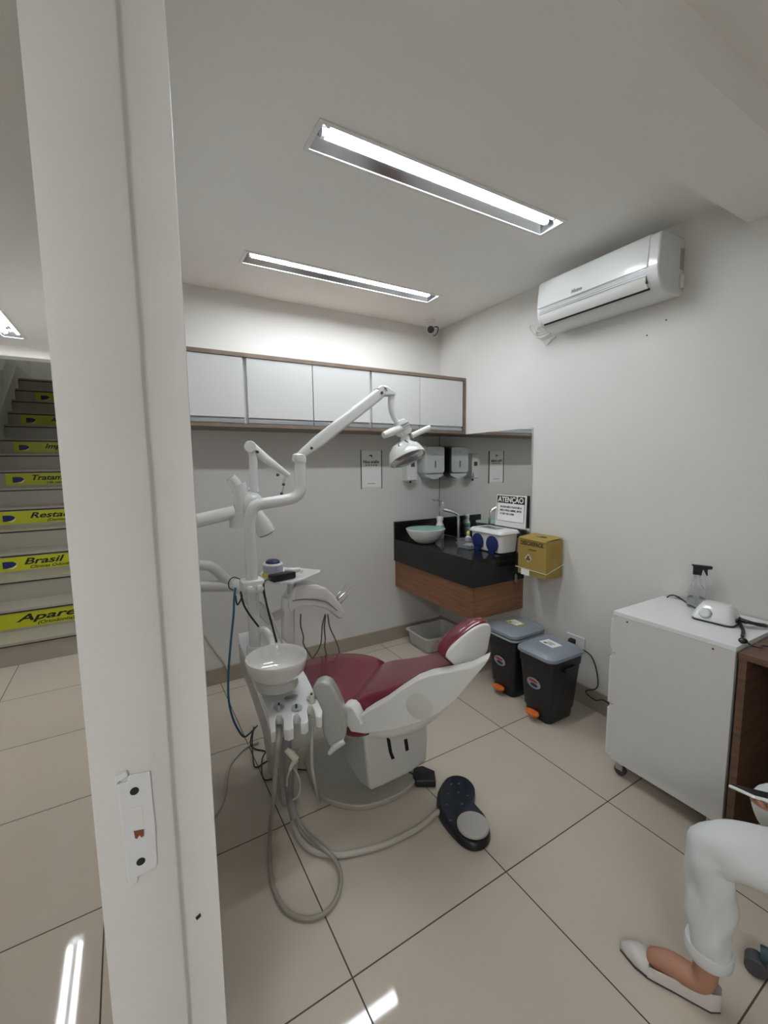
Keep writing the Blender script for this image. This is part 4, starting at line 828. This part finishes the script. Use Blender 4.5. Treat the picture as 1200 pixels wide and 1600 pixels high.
# ------------------------------------------------------------------ delivery arm assembly behind the post (left)
YD = 2.00
def lq(x, y, Y=YD): return at(x, y, Y=Y)
t = thing('equipment_stand', lq(380,760), 'white jointed equipment arms behind the light post', 'equipment arm')
obj('tee_body', tube(B(), cr([lq(378,812), lq(377,790), lq(376,768), lq(372,756)], 4), [0.030]*4+[0.032]*4+[0.034]*4+[0.034], 18), GLOSS, t)
obj('side_arm', tube(B(), [lq(278,822), lq(306,814), lq(345,805), lq(366,800)], 0.030, 18), GLOSS, t)
obj('upper_stub', tube(B(), [lq(380,775), lq(368,755), lq(360,746)], [0.026,0.026,0.024], 18), GLOSS, t)
obj('lower_stub', cyl(B(), lq(372,800), lq(371,824), 0.036, n=20), SHADEW, t)
obj('shoulder', ell(B(), lq(392,786), ((1,0,0),(0,1,0),(0,0,1)), (0.055,0.05,0.055)), GLOSS, t)
obj('lamp_cone', tube(B(), [lq(395,795), lq(409,818), lq(416,832)], [0.028,0.040,0.042], 20), GLOSS, t)
obj('vent_grille', lathe(B(), [(0.036,0),(0.036,0.004),(0.028,0.006),(0.02,0.002),(0.001,0.004)], lq(416,833), (lq(416,832)-lq(409,818)), 24), mat('grille_grey', (0.30,0.28,0.27), 0.6, bump=0.8, bscale=120), t)
obj('bracket', tube(B(), [lq(372,770), lq(384,765), lq(400,764)], 0.011, 12), SHADEW, t)
obj('riser', tube(B(), [lq(397,768), lq(396,735), lq(395.5,705)], [0.021,0.019,0.019], 16), GLOSS, t)
obj('pivot', cyl(B(), lq(391,698,1.95), lq(391,698,2.05), 0.026, n=24), WPLAS, t, bevel=0.004)
obj('swing_arm', tube(B(), [lq(392,696), lq(415,717), lq(451,743)], [0.020,0.021,0.012], 16), WPLAS, t)
obj('hook', tube(B(), [lq(446,744), lq(443,752), lq(443,760), lq(441,768), lq(440,776)], [0.007,0.006,0.003,0.004,0.002], 8), STEEL, t)
bm = B()
for x, y in ((434,742),(402,706),(443,757),(440,771)): ell(bm, lq(x, y, 1.98), ((1,0,0),(0,1,0),(0,0,1)), (0.008,0.008,0.007), 10, 8)
obj('clip', bm, DARKG, t)

YL = 1.95
t = thing('delivery_unit', at(450,1000,Y=YL), 'white delivery unit with an arched instrument bar and tray', 'delivery unit')
def lr(x, y, Y=YL): return at(x, y, Y=Y)
obj('upper_pipe', tube(B(), cr([lr(280,884), lr(300,884), lr(325,884), lr(340,893), lr(352,905), lr(364,916)], 5), 0.022, 16), SHADEW, t)
obj('lower_pipe', tube(B(), [lr(280,918), lr(310,916), lr(372,916)], 0.024, 16), SHADEW, t)
obj('pipe_joint', ell(B(), lr(371,916), ((1,0,0),(0,1,0),(0,0,1)), (0.030,0.03,0.034)), WPLAS, t)
obj('cross_arm', tube(B(), [lr(380,930), lr(405,950), lr(420,968), lr(445,955)], [0.02,0.026,0.026,0.02], 14), SHADEW, t)
obj('column', cyl(B(), lr(450,1060), lr(450,932), 0.031, n=24), GLOSS, t)
# tray plate
tz = lr(440, 900).z
tr = [at(x, y, Z=tz) for x, y in [(405,897),(410,905),(430,909),(455,909),(475,903),(500,893),(501,890),(478,888),(440,886),(415,888)]]
obj('tray', prism(B(), tr, (0,0,-0.012)), GLOSS, t, bevel=0.003, label='white pointed tray')
obj('tray_post', cyl(B(), lr(456,930), lr(456,908), 0.022, n=18), STEEL, t)
# arched instrument bar
arch_o = [(452,938),(456,930),(462,917),(475,914),(495,914),(510,919),(522,930),(532,944),(539,957),(536,966),(529,967),(520,958),(508,951),(490,947),(470,948),(460,953),(457,960),(452,950)]
obj('instrument_bar', prism(B(), [lr(x, y, 1.90) for x, y in arch_o], (0, 0.10, 0)), GLOSS, t, bevel=0.008, seg=4)
obj('control_panel', prism(B(), [lr(x, y, 1.897) for x, y in [(463,918),(510,920),(512,930),(510,936),(490,934),(463,936)]], (0,0.004,0)), WHITE, t)
obj('seam', prism(B(), [lr(x, y, 1.896) for x, y in [(456,938),(470,936),(495,936),(512,940),(528,954),(527,955),(511,942),(494,938),(470,938),(457,940)]], (0,0.003,0)), ALU, t)
hs = [(527,938,548,917), (531,943,544,930), (524,934,540,914)]
for i, (a, b2, c, d) in enumerate(hs):
    yy = 1.905 + 0.028*i; p, q2 = lr(a, b2, yy), lr(c, d, yy)
    tag(obj('handpiece', tube(B(), [p, p+(q2-p)*0.35, p+(q2-p)*0.38, p+(q2-p)*0.8, q2], [0.0055,0.0050,0.0032,0.0028,0.0014], 10), CHROME), ['steel dental handpiece standing furthest out of the instrument bar', 'short steel dental handpiece in the middle slot of the instrument bar', 'steel dental handpiece in the rear slot of the instrument bar'][i], 'handpiece', 'dental handpieces in the instrument bar')
for i, (a, b2, c, d) in enumerate([(508,960,500,1010),(512,960,530,1018),(509,962,508,1015),(470,960,476,1010)]):
    tag(obj('instrument_hose', tube(B(), cr([lr(a, b2, 1.95), lr(a*0.7+c*0.3-2, b2*0.65+d*0.35, 2.0), lr(a*0.3+c*0.7, b2*0.3+d*0.7, 2.08), lr(c, d, 2.13), V((lr(c,d,2.12).x+0.05*i-0.05, 2.13, 0.30)), V((1.0+0.03*i, 2.18, 0.012))], 5), 0.0035, 8), mat('brown_hose', (0.16, 0.12, 0.10), 0.5)),
        ['brown hose hanging nearest under the instrument bar', 'brown hose curving furthest right under the instrument bar', 'brown hose between two others under the instrument bar', 'pale brown hose hanging at the column side of the instrument bar'][i], 'hose', 'hoses under the instrument bar')

# curing light base and remote on the tray
ez = tz+0.001
e0 = at(427, 898, Z=tz)
t = thing('curing_light_base', (e0.x, e0.y, ez), 'lavender and white curing light base with a dark cap on the tray', 'curing light')
obj('body', lathe(B(), [(0.040,0),(0.046,0.006),(0.047,0.03),(0.044,0.05),(0.038,0.058)], (e0.x, e0.y, ez), n=36, sx=1.1), PURP, t)
obj('band', lathe(B(), [(0.0445,0.048),(0.0475,0.051),(0.0445,0.056),(0.030,0.058)], (e0.x, e0.y, ez), n=36, sx=1.12), WPLAS, t)
obj('cap', lathe(B(), [(0.033,0.058),(0.032,0.066),(0.024,0.071),(0.001,0.072)], (e0.x, e0.y, ez), n=36, sx=1.1), mat('navy_cap', (0.02,0.025,0.07), 0.4), t)
yl = at(414, 899, Y=e0.y-0.045); obj('yellow_label', obox(B(), yl, (RT, UP, FW), (0.012, 0.010, 0.002)), mat('yellow_tag', (0.6,0.5,0.05), 0.5), t)
rm0 = at(440, 905, Z=tz); rm0.z = ez+0.016
tag(obj('power_adapter', loft(B(), [rrect(rm0+V((0.0,-0.012,z)), (0.97,0.25,0), (-0.25,0.97,0), a, 0.022, 0.006) for z, a in ((-0.015,0.055),(-0.010,0.060),(0.010,0.060),(0.014,0.055))]), BLACK), 'flat black adapter lying on the tray in front of the curing light', 'adapter')
e1 = at(458, 893, Z=tz+0.03)
tag(obj('curing_wand', tube(B(), [at(446,892,Z=tz+.028), at(458,892,Z=tz+.03), at(468,890,Z=tz+.03), at(471,893,Z=tz+.025)], [0.012,0.014,0.011,0.008], 12), WPLAS), 'white wand lying on the tray beside the curing light', 'wand')

# ------------------------------------------------------------------ hoses and cables
def cable(name, pts, r, m, label, cat='cable', k=7, n=10, group=None):
    return tag(obj(name, tube(B(), cr(pts, k), r, n), m), label, cat, group)
cable('adapter_lead', [rm0+V((-0.05,-0.03,0.0)), at(414,908,Y=1.72), at(412,920,Y=1.70), at(418,950,Y=1.68), at(426,980,Y=1.68), at(432,1003,Y=1.70), at(436,1010,Z=0.72)][:6], 0.0042, BLACK, 'black cord looping from the tray down behind the bowl', 'cord')
cable('blue_cord', [at(368,918,Y=1.66), at(366,935,Y=1.66), at(365,960,Y=1.66), at(361,1000,Y=1.66), at(357,1050,Y=1.66), at(357,1090,Y=1.66), at(363,1120,Y=1.68), at(372,1140,Y=1.72), at(381,1151,Y=1.78), at(390,1146,Y=1.86), at(400,1136,Y=1.92)], 0.0042, BLUE, 'long blue cord drooping beside the post', 'cord')
cable('looped_wire', [at(375,905,Y=1.68), at(365,902,Y=1.68), at(358,908,Y=1.68), at(358,918,Y=1.68), at(365,922,Y=1.68)], 0.002, BLACK, 'thin black wire looped over the pipe joint', 'wire')
cable('black_hose', [at(376,926,Y=1.70), at(381,945,Y=1.68), at(391,962,Y=1.68), at(404,979,Y=1.69)], 0.004, BLACK, 'short black hose from the clamp to the bowl spout', 'hose')
cable('grey_hose', [at(410,920,Y=1.72), at(418,945,Y=1.71), at(428,972,Y=1.71), at(439,1000,Y=1.73), at(441,1008,Y=1.76)], 0.004, SHADEW, 'thin pale hose beside the black cord behind the bowl', 'hose')
cable('tie_wire', [at(368,930,Y=1.665), at(371,945,Y=1.66), at(378,932,Y=1.67), at(376,924,Y=1.69)], 0.003, BLACK, 'short black wire tied under the clamp', 'wire')
# black tangle on the floor left
fl = lambda x, y, z=0.006: at(x, y, Z=z)
cable('tangled_cord', [at(402,1134,Y=1.93), at(396,1142,Z=0.12), at(394,1160,Z=0.04), fl(396,1190,.02), fl(400,1199), fl(416,1190), fl(430,1185), fl(415,1174), fl(398,1170), at(391,1160,Z=.03), at(397,1135,Z=.14)], 0.0032, BLACK, 'black cord bent in a sharp angle on the floor', 'cord', k=3)
cable('floor_cord', [at(418,1171,Z=.05), fl(410,1185,.01), fl(409,1205), fl(413,1218), fl(425,1217), fl(440,1208), fl(455,1202), fl(480,1203), fl(510,1202), fl(535,1200)], 0.0032, BLACK, 'black cord running across the floor under the spittoon unit', 'cord')
cable('beige_wire', [at(404,1160,Z=.01), fl(388,1166), fl(375,1176), fl(360,1195), fl(354,1215), fl(352,1238), fl(344,1262), fl(334,1277), fl(322,1284)], 0.006, BEIGE, 'beige cable crossing the floor to the door jamb', 'cable')
cable('spiral_wire', [at(312,985,Y=YB-.006), at(322,997,Y=YB-.006), at(333,1012,Y=YB-.006), at(341,1024,Y=YB-.006), at(350,1035,Y=YB-.006), at(358,1052,Y=YB-.02)], 0.005, mat('pale_wire', (0.6,0.55,0.5), 0.6), 'pale twisted wire hanging on the back wall beside the jamb', 'wire')
# suction hoses
hA = dk(436, 1118, 0.01)
def suction(px, py, lab):
    p = dk(px, py-6, 0.014)
    t = thing('suction_handpiece', p, lab, 'suction handpiece', 'suction handpieces in the spittoon holders')
    return t, p
t, p = suction(436, 1115, 'grey suction tip in the left holder of the spittoon deck')
obj('grip', tube(B(), [p+V((0,0,0.004)), p+V((0.0,-0.008,-0.03)), p+V((0,-0.01,-0.07))], [0.006,0.010,0.008], 12), ALU, t)
obj('tip', cyl(B(), p+V((0,0,0.004)), p+V((0,0,0.012)), 0.0035, n=10), BLACK, t)
t, p2 = suction(463, 1112, 'short dark suction tip in the middle holder of the spittoon deck')
obj('grip', tube(B(), [p2+V((0,0,0.0)), p2+V((-0.002,-0.006,-0.03)), p2+V((-0.003,-0.008,-0.05))], [0.004,0.0045,0.004], 12), DARKG, t)
t, p3 = suction(487, 1102, 'ivory suction tip in the right holder of the spittoon deck')
obj('grip', tube(B(), [p3+V((0,0,0.012)), p3+V((0.0,-0.006,-0.02)), p3+V((-0.003,-0.012,-0.07)), p3+V((-0.003,-0.013,-0.085))], [0.010,0.011,0.009,0.007], 12), mat('ivory_plastic', (0.56,0.54,0.46), 0.35), t)
obj('tip', cyl(B(), p3+V((0,0,0.012)), p3+V((0,0,0.018)), 0.004, n=10), BLACK, t)
cable('suction_hose', [p+V((0,-0.01,-0.07)), at(434,1160,D=1.45), at(431,1200,D=1.46), at(427,1250,D=1.47), at(422,1300,Z=0.05), fl(421,1340,.012), fl(427,1385,.01), fl(445,1420,.01), fl(470,1434,.01), fl(495,1433,.01), fl(517,1418,.01), fl(530,1392,.01), fl(532,1365,.012), fl(522,1342,.02), fl(500,1322,.03), fl(485,1308,.02), fl(470,1290,.03), at(460,1266,Z=0.06), at(456,1235,Z=0.12), at(457,1200,Z=0.22)], 0.0075, SMOKE, 'grey suction hose making a large loop on the floor tiles', 'hose', n=12)
cable('saliva_hose', [p3+V((-0.003,-0.013,-0.085)), at(487,1170,D=1.52), at(488,1200,D=1.54), at(492,1225,D=1.56), at(497,1250,Z=0.05), fl(500,1262,.01), fl(496,1290,.01)][:6], 0.0055, mat('ivory_hose', (0.42,0.41,0.35), 0.5), 'thin ivory hose hanging from the right holder', 'hose')
t = thing('water_syringe', at(456,1183,D=1.5), 'ivory syringe gun hanging below the spittoon deck', 'syringe')
obj('grip', tube(B(), [at(447,1171,D=1.5), at(455,1178,D=1.5), at(463,1187,D=1.5)], [0.009,0.012,0.012], 12), mat('ivory_plastic', (1,1,1)), t)
obj('nozzle', tube(B(), [at(463,1187,D=1.5), at(457,1193,D=1.5), at(453,1203,D=1.5)], [0.010,0.008,0.005], 12), mat('ivory_plastic', (1,1,1)), t)
obj('hose_loop', tube(B(), cr([at(453,1203,D=1.5), at(449,1215,D=1.5), at(448,1228,D=1.51)], 5), 0.0035, 8), mat('ivory_hose', (1,1,1)), t)
obj('hose_loop', tube(B(), cr([at(459,1200,D=1.5), at(466,1213,D=1.51), at(469,1228,D=1.52), at(466,1243,D=1.53), at(458,1250,D=1.54)], 5), 0.0035, 8), mat('ivory_hose', (1,1,1)), t)
cable('drain_hose', [at(448,1150,D=1.55), at(450,1200,D=1.56), at(452,1240,Z=0.12), at(460,1280,Z=0.04)], 0.016, mat('drain_grey', (0.24,0.22,0.22), 0.5), 'thick grey drain hose below the spittoon deck', 'hose', n=14)
# foot control and its hose
t = thing('foot_control', (1.09, 1.22, 0), 'black kidney-shaped foot control with a round grey pedal', 'foot control')
fo = [(690,1232),(698,1222),(712,1218),(728,1222),(740,1234),(743,1248),(741,1262),(748,1272),(759,1285),(766,1302),(765,1317),(755,1328),(738,1331),(720,1322),(702,1303),(688,1284),(682,1265),(683,1246)]
fp = cr([at(x, y, Z=0.002) for x, y in fo+[fo[0]]], 3)[:-1]
cf = sum(fp, V())/len(fp)
tp = [V((p.x, p.y, 0)) for p in fp]
rings = [[V((cf.x+(p.x-cf.x)*s, cf.y+(p.y-cf.y)*s, z)) for p in fp] for z, s in ((0.001,0.98),(0.004,1.0),(0.026,0.97),(0.032,0.93),(0.034,0.88))]
obj('housing', loft(B(), rings), BLACK, t, ang=50)
obj('top_pad', loft(B(), [[V((cf.x+(p.x-cf.x)*s, cf.y+(p.y-cf.y)*s, z)) for p in fp] for z, s in ((0.0341,0.86),(0.0352,0.85))]), mat('pad_navy', (0.010,0.016,0.028), 0.4), t)
dc = at(739, 1290, Z=0.043)
obj('round_pedal', lathe(B(), [(0.056,0.0365),(0.060,0.040),(0.061,0.050),(0.058,0.053),(0.001,0.054)], (dc.x, dc.y, 0), n=48), mat('pedal_grey', (0.46,0.44,0.43), 0.4), t, label='round grey pedal disc')
for x, y in ((705,1225),(717,1224),(700,1240),(716,1238),(731,1243),(697,1257),(722,1256),(703,1282)):
    c = at(x, y, Z=0.036); obj('button_mark', prism(B(), [c+V((0.007*math.cos(a), 0.004*math.sin(a), 0)) for a in [0.3,1.9,3.5,5.0]], (0,0,0.0006)), mat('mark_grey', (0.10,0.12,0.14), 0.4), t)
cable('foot_control_hose', [at(456,1268,Z=0.03), fl(460,1290,.014), fl(468,1310,.012), fl(482,1325,.012), fl(500,1333,.012), fl(530,1336,.012), fl(565,1330,.012), fl(600,1320,.012), fl(635,1304,.012), fl(660,1289,.014), fl(676,1275,.018), at(686,1268,Z=0.022)], 0.011, BEIGE, 'thick beige hose lying on the tiles to the foot control', 'hose', n=14)

# ------------------------------------------------------------------ stool
sc0 = V((1.50, 0.13, 0))
t = thing('stool', sc0, 'round stool on a five-star caster base under the seated person', 'stool')
obj('seat', lathe(B(), [(0.14,0.345),(0.165,0.355),(0.17,0.38),(0.16,0.395),(0.001,0.398)], sc0, n=40), mat('stool_vinyl', (0.05,0.06,0.07), 0.5), t, ang=60)
obj('column', cyl(B(), sc0+V((0,0,0.08)), sc0+V((0,0,0.345)), 0.022), CHROME, t)
obj('hub', cyl(B(), sc0+V((0,0,0.06)), sc0+V((0,0,0.12)), 0.04), STOOLM, t, bevel=0.004)
for i in range(5):
    a = math.radians(108 + 72*i); d = V((math.cos(a), math.sin(a), 0))
    obj('leg', tube(B(), [sc0+V((0,0,0.095)), sc0+d*0.12+V((0,0,0.085)), sc0+d*0.275+V((0,0,0.068))], [0.026,0.023,0.019], 12), STOOLM, t)
    obj('caster', cyl(B(), sc0+d*0.282+V((-d.y,d.x,0))*0.02+V((0,0,0.0265)), sc0+d*0.282-V((-d.y,d.x,0))*0.02+V((0,0,0.0265)), 0.026, n=24), DARKG, t, bevel=0.004)

# ------------------------------------------------------------------ seated person
hipR, hipL = V((1.42, 0.07, 0.500)), V((1.63, 0.10, 0.500))
kneR, kneL = V((1.228, 0.452, 0.437)), at(1213, 1252, Z=0.440)
ankR, ankL = V((1.220, 0.440, 0.108)), kneL + V((0.20, -0.16, -0.335))
phc = at(1206, 1246, D=1.02)
vv_ = (phc-EYE).normalized(); pnm = (UP - vv_*UP.dot(vv_) - vv_*0.10).normalized(); plx = (RT*1.0 - UP*0.10); plx = (plx - pnm*plx.dot(pnm)).normalized(); ply = pnm.cross(plx)
wrR = phc + plx*0.100 - pnm*0.030; elbR = wrR + RT*0.20 - UP*0.06 - FW*0.12
wrL = V((1.62, 0.30, 0.60)); elbL = V((1.78, 0.10, 0.74))
pel = (hipR+hipL)/2 + V((0.01, -0.03, 0.06)); chest = pel + V((-0.02, 0.05, 0.33)); neck = chest + V((-0.01, 0.03, 0.19)); head = neck + V((-0.01, 0.03, 0.13))
t = PE = None
# continuous body grown over a skeleton
vs = []; es = []; rd = []
def jv(p, r, par=None):
    vs.append(V(p)); rd.append(r)
    if par is not None: es.append((par, len(vs)-1))
    return len(vs)-1
p_ = jv(pel, 0.105); c_ = jv(chest, 0.095, p_); s_ = jv(chest+V((0,0,0.09)), 0.055, c_); n_ = jv(neck, 0.040, s_); hh = jv(head, 0.075, n_); jv(head+V((0.0,0,0.07)), 0.07, hh)
for hp_, kn, an, side_ in ((hipR, kneR, ankR, 1), (hipL, kneL, ankL, -1)):
    a = jv(hp_, 0.072, p_); b2 = jv(kn*0.5+hp_*0.5, 0.062, a); c = jv(kn, 0.046, b2); d = jv(kn*0.6+an*0.4, 0.046, c); e = jv(an+V((0,0,0.02)), 0.030, d)
    hl = jv(an+V((-0.01,0.0,-0.055)), 0.034, e); fd = V((-0.36, 0.93, 0)) if side_ == 1 else V((-0.1, 1, 0)); fd.normalize()
    f2 = jv(an+fd*0.07+V((0,0,-0.060)), 0.034, hl); jv(an+fd*0.135+V((0,0,-0.078)), 0.024, f2)
fwdv = V((-0.35, 0.93, 0)).normalized()
shR, shL = chest+V((-0.155, -0.06, 0.09)), chest+V((0.155, 0.06, 0.09))
wi = []
for sh_, el, wr in ((shR, elbR, wrR), (shL, elbL, wrL)):
    a = jv(sh_, 0.04, s_); b2 = jv(el, 0.032, a); c = jv(wr, 0.024, b2); wi.append(c)
def make_skin(name, m, verts, edges, radii, root=0, sub=2):
    me = bpy.data.meshes.new(name); me.from_pydata([tuple(v) for v in verts], edges, []); me.update()
    o = bpy.data.objects.new(name, me); COL.objects.link(o)
    bm = bmesh.new(); bm.from_mesh(me); ly = bm.verts.layers.skin.verify(); bm.verts.ensure_lookup_table()
    for i, v in enumerate(bm.verts): v[ly].radius = (radii[i], radii[i]); v[ly].use_root = (i == root)
    bm.to_mesh(me); bm.free(); me.materials.append(m)
    k = o.modifiers.new('skin', 'SKIN'); k.use_smooth_shade = True
    s = o.modifiers.new('sub', 'SUBSURF'); s.levels = sub; s.render_levels = sub
    return o
# hands: palm plus five fingers, as chains of the same skeleton
def hand(wr_idx, wr, pdir, pnorm, sgn, curl):
    pdir = V(pdir).normalized(); pn = V(pnorm).normalized(); sd = pdir.cross(pn).normalized()*sgn
    m0 = jv(wr+pdir*0.035, 0.020, wr_idx)
    for i, (off, ln) in enumerate(((-0.030,0.066),(-0.010,0.076),(0.010,0.070),(0.029,0.056))):
        k0 = jv(wr+pdir*0.072+sd*off, 0.0105, m0); prev = k0; pos = wr+pdir*0.072+sd*off; ang_ = 0
        for j, f in enumerate((0.45,0.32,0.23)):
            ang_ += curl[j]; dr = pdir*math.cos(ang_) + pn*math.sin(ang_); pos = pos + dr*ln*f; prev = jv(pos, 0.0085-0.0009*j, prev)
    t0 = jv(wr+pdir*0.020-sd*0.026+pn*0.006, 0.0115, m0); t1 = jv(wr+pdir*0.050-sd*0.040+pn*0.022, 0.0100, t0); jv(wr+pdir*0.075-sd*0.036+pn*0.032, 0.0085, t1)
hd_dir = -plx
hand(wi[0], wrR, hd_dir, pnm, 1, (0.12,0.2,0.2))
hand(wi[1], wrL, (-0.2, 1, -0.35), (0, -0.2, -1), -1, (0.15,0.25,0.2))
PE = make_skin('person', SKIN, vs, es, rd)
tag(PE, 'seated person in white clothes and white flat shoes, holding a phone', 'person')
# face and ears
fc = head + fwdv*0.082 + V((0,0,0.01)); sdv = fwdv.cross(V((0,0,1)))
bm = B(); ell(bm, head+V((0,0,0.02)), (fwdv, sdv, (0,0,1)), (0.095,0.075,0.118), 24, 16); ell(bm, fc+fwdv*0.012, (fwdv, sdv, (0,0,1)), (0.018,0.012,0.022), 12, 8)
for s in (-1, 1): ell(bm, head+sdv*0.078*s, (fwdv, sdv, (0,0,1)), (0.018,0.008,0.03), 10, 8)
obj('face', bm, SKIN, PE, ang=180)
for s_ in (-1, 1): obj('eye', ell(B(), fc+sdv*0.030*s_+V((0,0,0.028))-fwdv*0.002, (fwdv, sdv, (0,0,1)), (0.008,0.011,0.006), 12, 8), INK, PE)
obj('mouth', ell(B(), fc-V((0,0,0.045))-fwdv*0.006, (fwdv, sdv, (0,0,1)), (0.008,0.022,0.006), 12, 8), REDP, PE)
bm = B(); ell(bm, head+V((0,0,0.045))-fwdv*0.022, (fwdv, sdv, (0,0,1)), (0.098,0.092,0.115), 24, 16); ell(bm, head-fwdv*0.06-V((0,0,0.06)), (fwdv, sdv, (0,0,1)), (0.05,0.075,0.14), 20, 12)
obj('hair', bm, HAIR, PE, ang=180)
# trousers: one leg loft each with folds, joined at the hips
def leg(bm, pts, rads, seed, fold=0.004, n=28, flat=1.0):
    random.seed(seed); ph = [random.uniform(0, 6.28) for _ in range(6)]
    pp = cr(pts, 8); m = len(pp)-1; rr = []
    for i in range(m+1):
        u = i/m*(len(rads)-1); k = min(int(u), len(rads)-2); f = u-k; f = f*f*(3-2*f); rr.append(rads[k]*(1-f)+rads[k+1]*f)
    rings = []; uu = None
    for i, p in enumerate(pp):
        tt = (pp[min(i+1, m)]-pp[max(i-1, 0)]).normalized()
        if uu is None: uu = frame_of(tt)[0]
        uu = (uu - tt*uu.dot(tt)).normalized(); vv = tt.cross(uu)
        ring = []
        for k in range(n):
            a = 2*math.pi*k/n; s = i/m*14
            w_ = fold*(math.sin(s*1.7+2*a+ph[0]) + 0.7*math.sin(s*3.1-3*a+ph[1]) + 0.5*math.sin(5*a+s+ph[2]))
            ring.append(p + (uu*math.cos(a)+vv*math.sin(a))*(rr[i]+w_))
        rings.append(ring)
    loft(bm, rings)
bm = B()
leg(bm, [hipR+V((0.03,-0.06,0.0)), hipR, kneR*0.45+hipR*0.55+V((0,0,0.0)), kneR+V((0.018,-0.035,0.002)), kneR+V((-0.002,0.002,-0.03)), kneR*0.6+ankR*0.4, ankR+V((0,0,0.085)), ankR+V((0,0,0.035))], [0.095,0.092,0.080,0.062,0.055,0.053,0.048,0.046], 2, 0.0036)
leg(bm, [hipL+V((0.06,0.02,0.0)), hipL, kneL*0.5+hipL*0.5, kneL+V((0.01,-0.035,0.004)), kneL+V((-0.0,0,-0.03)), kneL*0.6+ankL*0.4, ankL+V((0,0,0.08)), ankL+V((0,0,0.03))], [0.095,0.092,0.080,0.062,0.055,0.052,0.046,0.045], 4, 0.0025)
ell(bm, pel+V((0.02,0,-0.02)), ((1,0,0),(0,1,0),(0,0,1)), (0.13,0.17,0.13), 24, 14)
obj('trousers', bm, CLOTH, PE, ang=180, label='white trousers with turned-up cuffs')
for an in (ankR, ankL):
    bm = B(); lathe(bm, [(0.046,0.0),(0.0525,0.004),(0.054,0.02),(0.0525,0.036),(0.048,0.038)], an+V((0,0,0.026)), (0.03,-0.03,1), 28)
    obj('trouser_cuff', bm, CLOTH, PE, ang=60)
# coat: torso and sleeves
bm = B()
rings = [[c + V((a*math.cos(th), b2*math.sin(th), 0)) for th in [2*math.pi*i/28 for i in range(28)]] for c, a, b2 in ((pel+V((0,0,-0.05)),0.18,0.14),(pel+V((0.01,0,0.10)),0.16,0.125),(chest,0.18,0.14),(chest+V((0,0,0.09)),0.20,0.125),(chest+V((0,0,0.14)),0.15,0.095),(chest+V((0,0.01,0.165)),0.095,0.08),(chest+V((0,0.015,0.185)),0.062,0.062))]
loft(bm, smooth_rings(rings, 3))
leg(bm, [shR+V((0.03,0.0,0.0)), shR*0.5+elbR*0.5, elbR, elbR*0.5+wrR*0.5, wrR+V((0.012,0,0.004))], [0.070,0.066,0.056,0.044,0.036], 7, 0.0022, 20)
leg(bm, [shL+V((-0.03,0.0,0.0)), shL*0.5+elbL*0.5, elbL, elbL*0.5+wrL*0.5, wrL+V((0.012,-0.02,0))], [0.070,0.066,0.056,0.048,0.040], 8, 0.0022, 20)
obj('white_coat', bm, CLOTH, PE, ang=180)
# shoes: pointed flats
def shoe(an, fd, parent):
    fd = V(fd).normalized(); sd = V((0,0,1)).cross(fd); base = V((an.x, an.y, 0)) - fd*0.035
    L_ = 0.235
    outl = [(0.0,0.012,0.052),(0.02,0.027,0.055),(0.06,0.031,0.046),(0.10,0.034,0.040),(0.14,0.039,0.036),(0.160,0.040,0.034),(0.19,0.034,0.040),(0.215,0.020,0.034),(0.233,0.008,0.022)]
    rings = []
    for s, hw, ht in outl:
        c = base + fd*s; r = []
        for k in range(16):
            a = 2*math.pi*k/16; cz = math.sin(a); r.append(c + sd*(hw*math.cos(a)) + V((0,0,0.009 + (ht-0.009)*max(cz, 0)**0.8 if cz > 0 else 0.009+0.006*cz)))
        rings.append(r)
    # upper, open over the instep: rear part as side walls
    bm = B()
    loft(bm, rings[5:])
    inner = []
    for (s, hw, ht) in outl[:6]:
        c = base + fd*s
        prof = [c+sd*hw+V((0,0,0.006)), c+sd*(hw*1.02)+V((0,0,ht*0.55)), c+sd*(hw*0.92)+V((0,0,ht)), c+sd*(hw*0.86)+V((0,0,ht)), c+sd*(hw*0.9)+V((0,0,0.010)), c-sd*(hw*0.9)+V((0,0,0.010)), c-sd*(hw*0.86)+V((0,0,ht)), c-sd*(hw*0.92)+V((0,0,ht)), c-sd*(hw*1.02)+V((0,0,ht*0.55)), c-sd*hw+V((0,0,0.006))]
        inner.append(prof)
    loft(bm, inner)
    obj('shoe', bm, SHOE, parent, ang=60, label='white pointed flat shoe')
    sole = [base+fd*s+sd*(hw*1.0)+V((0,0,0.0006)) for s, hw, ht in outl] + [base+fd*s-sd*(hw*1.0)+V((0,0,0.0006)) for s, hw, ht in reversed(outl)]
    obj('shoe_sole', prism(B(), sole, (0,0,0.006)), DARKG, parent)
shoe(ankR, (-0.36, 0.93, 0), PE); shoe(ankL, (-0.1, 1, 0), PE)
# phone
t = thing('phone', phc, 'black phone in a white case held in the hand of the seated person', 'phone')
obj('case', obox(B(), phc-pnm*0.003, (plx, ply, pnm), (0.074, 0.037, 0.0035)), PAPER, t, bevel=0.003)
obj('screen', obox(B(), phc+pnm*0.0022, (plx, ply, pnm), (0.070, 0.035, 0.0015)), BLACK, t, bevel=0.001)
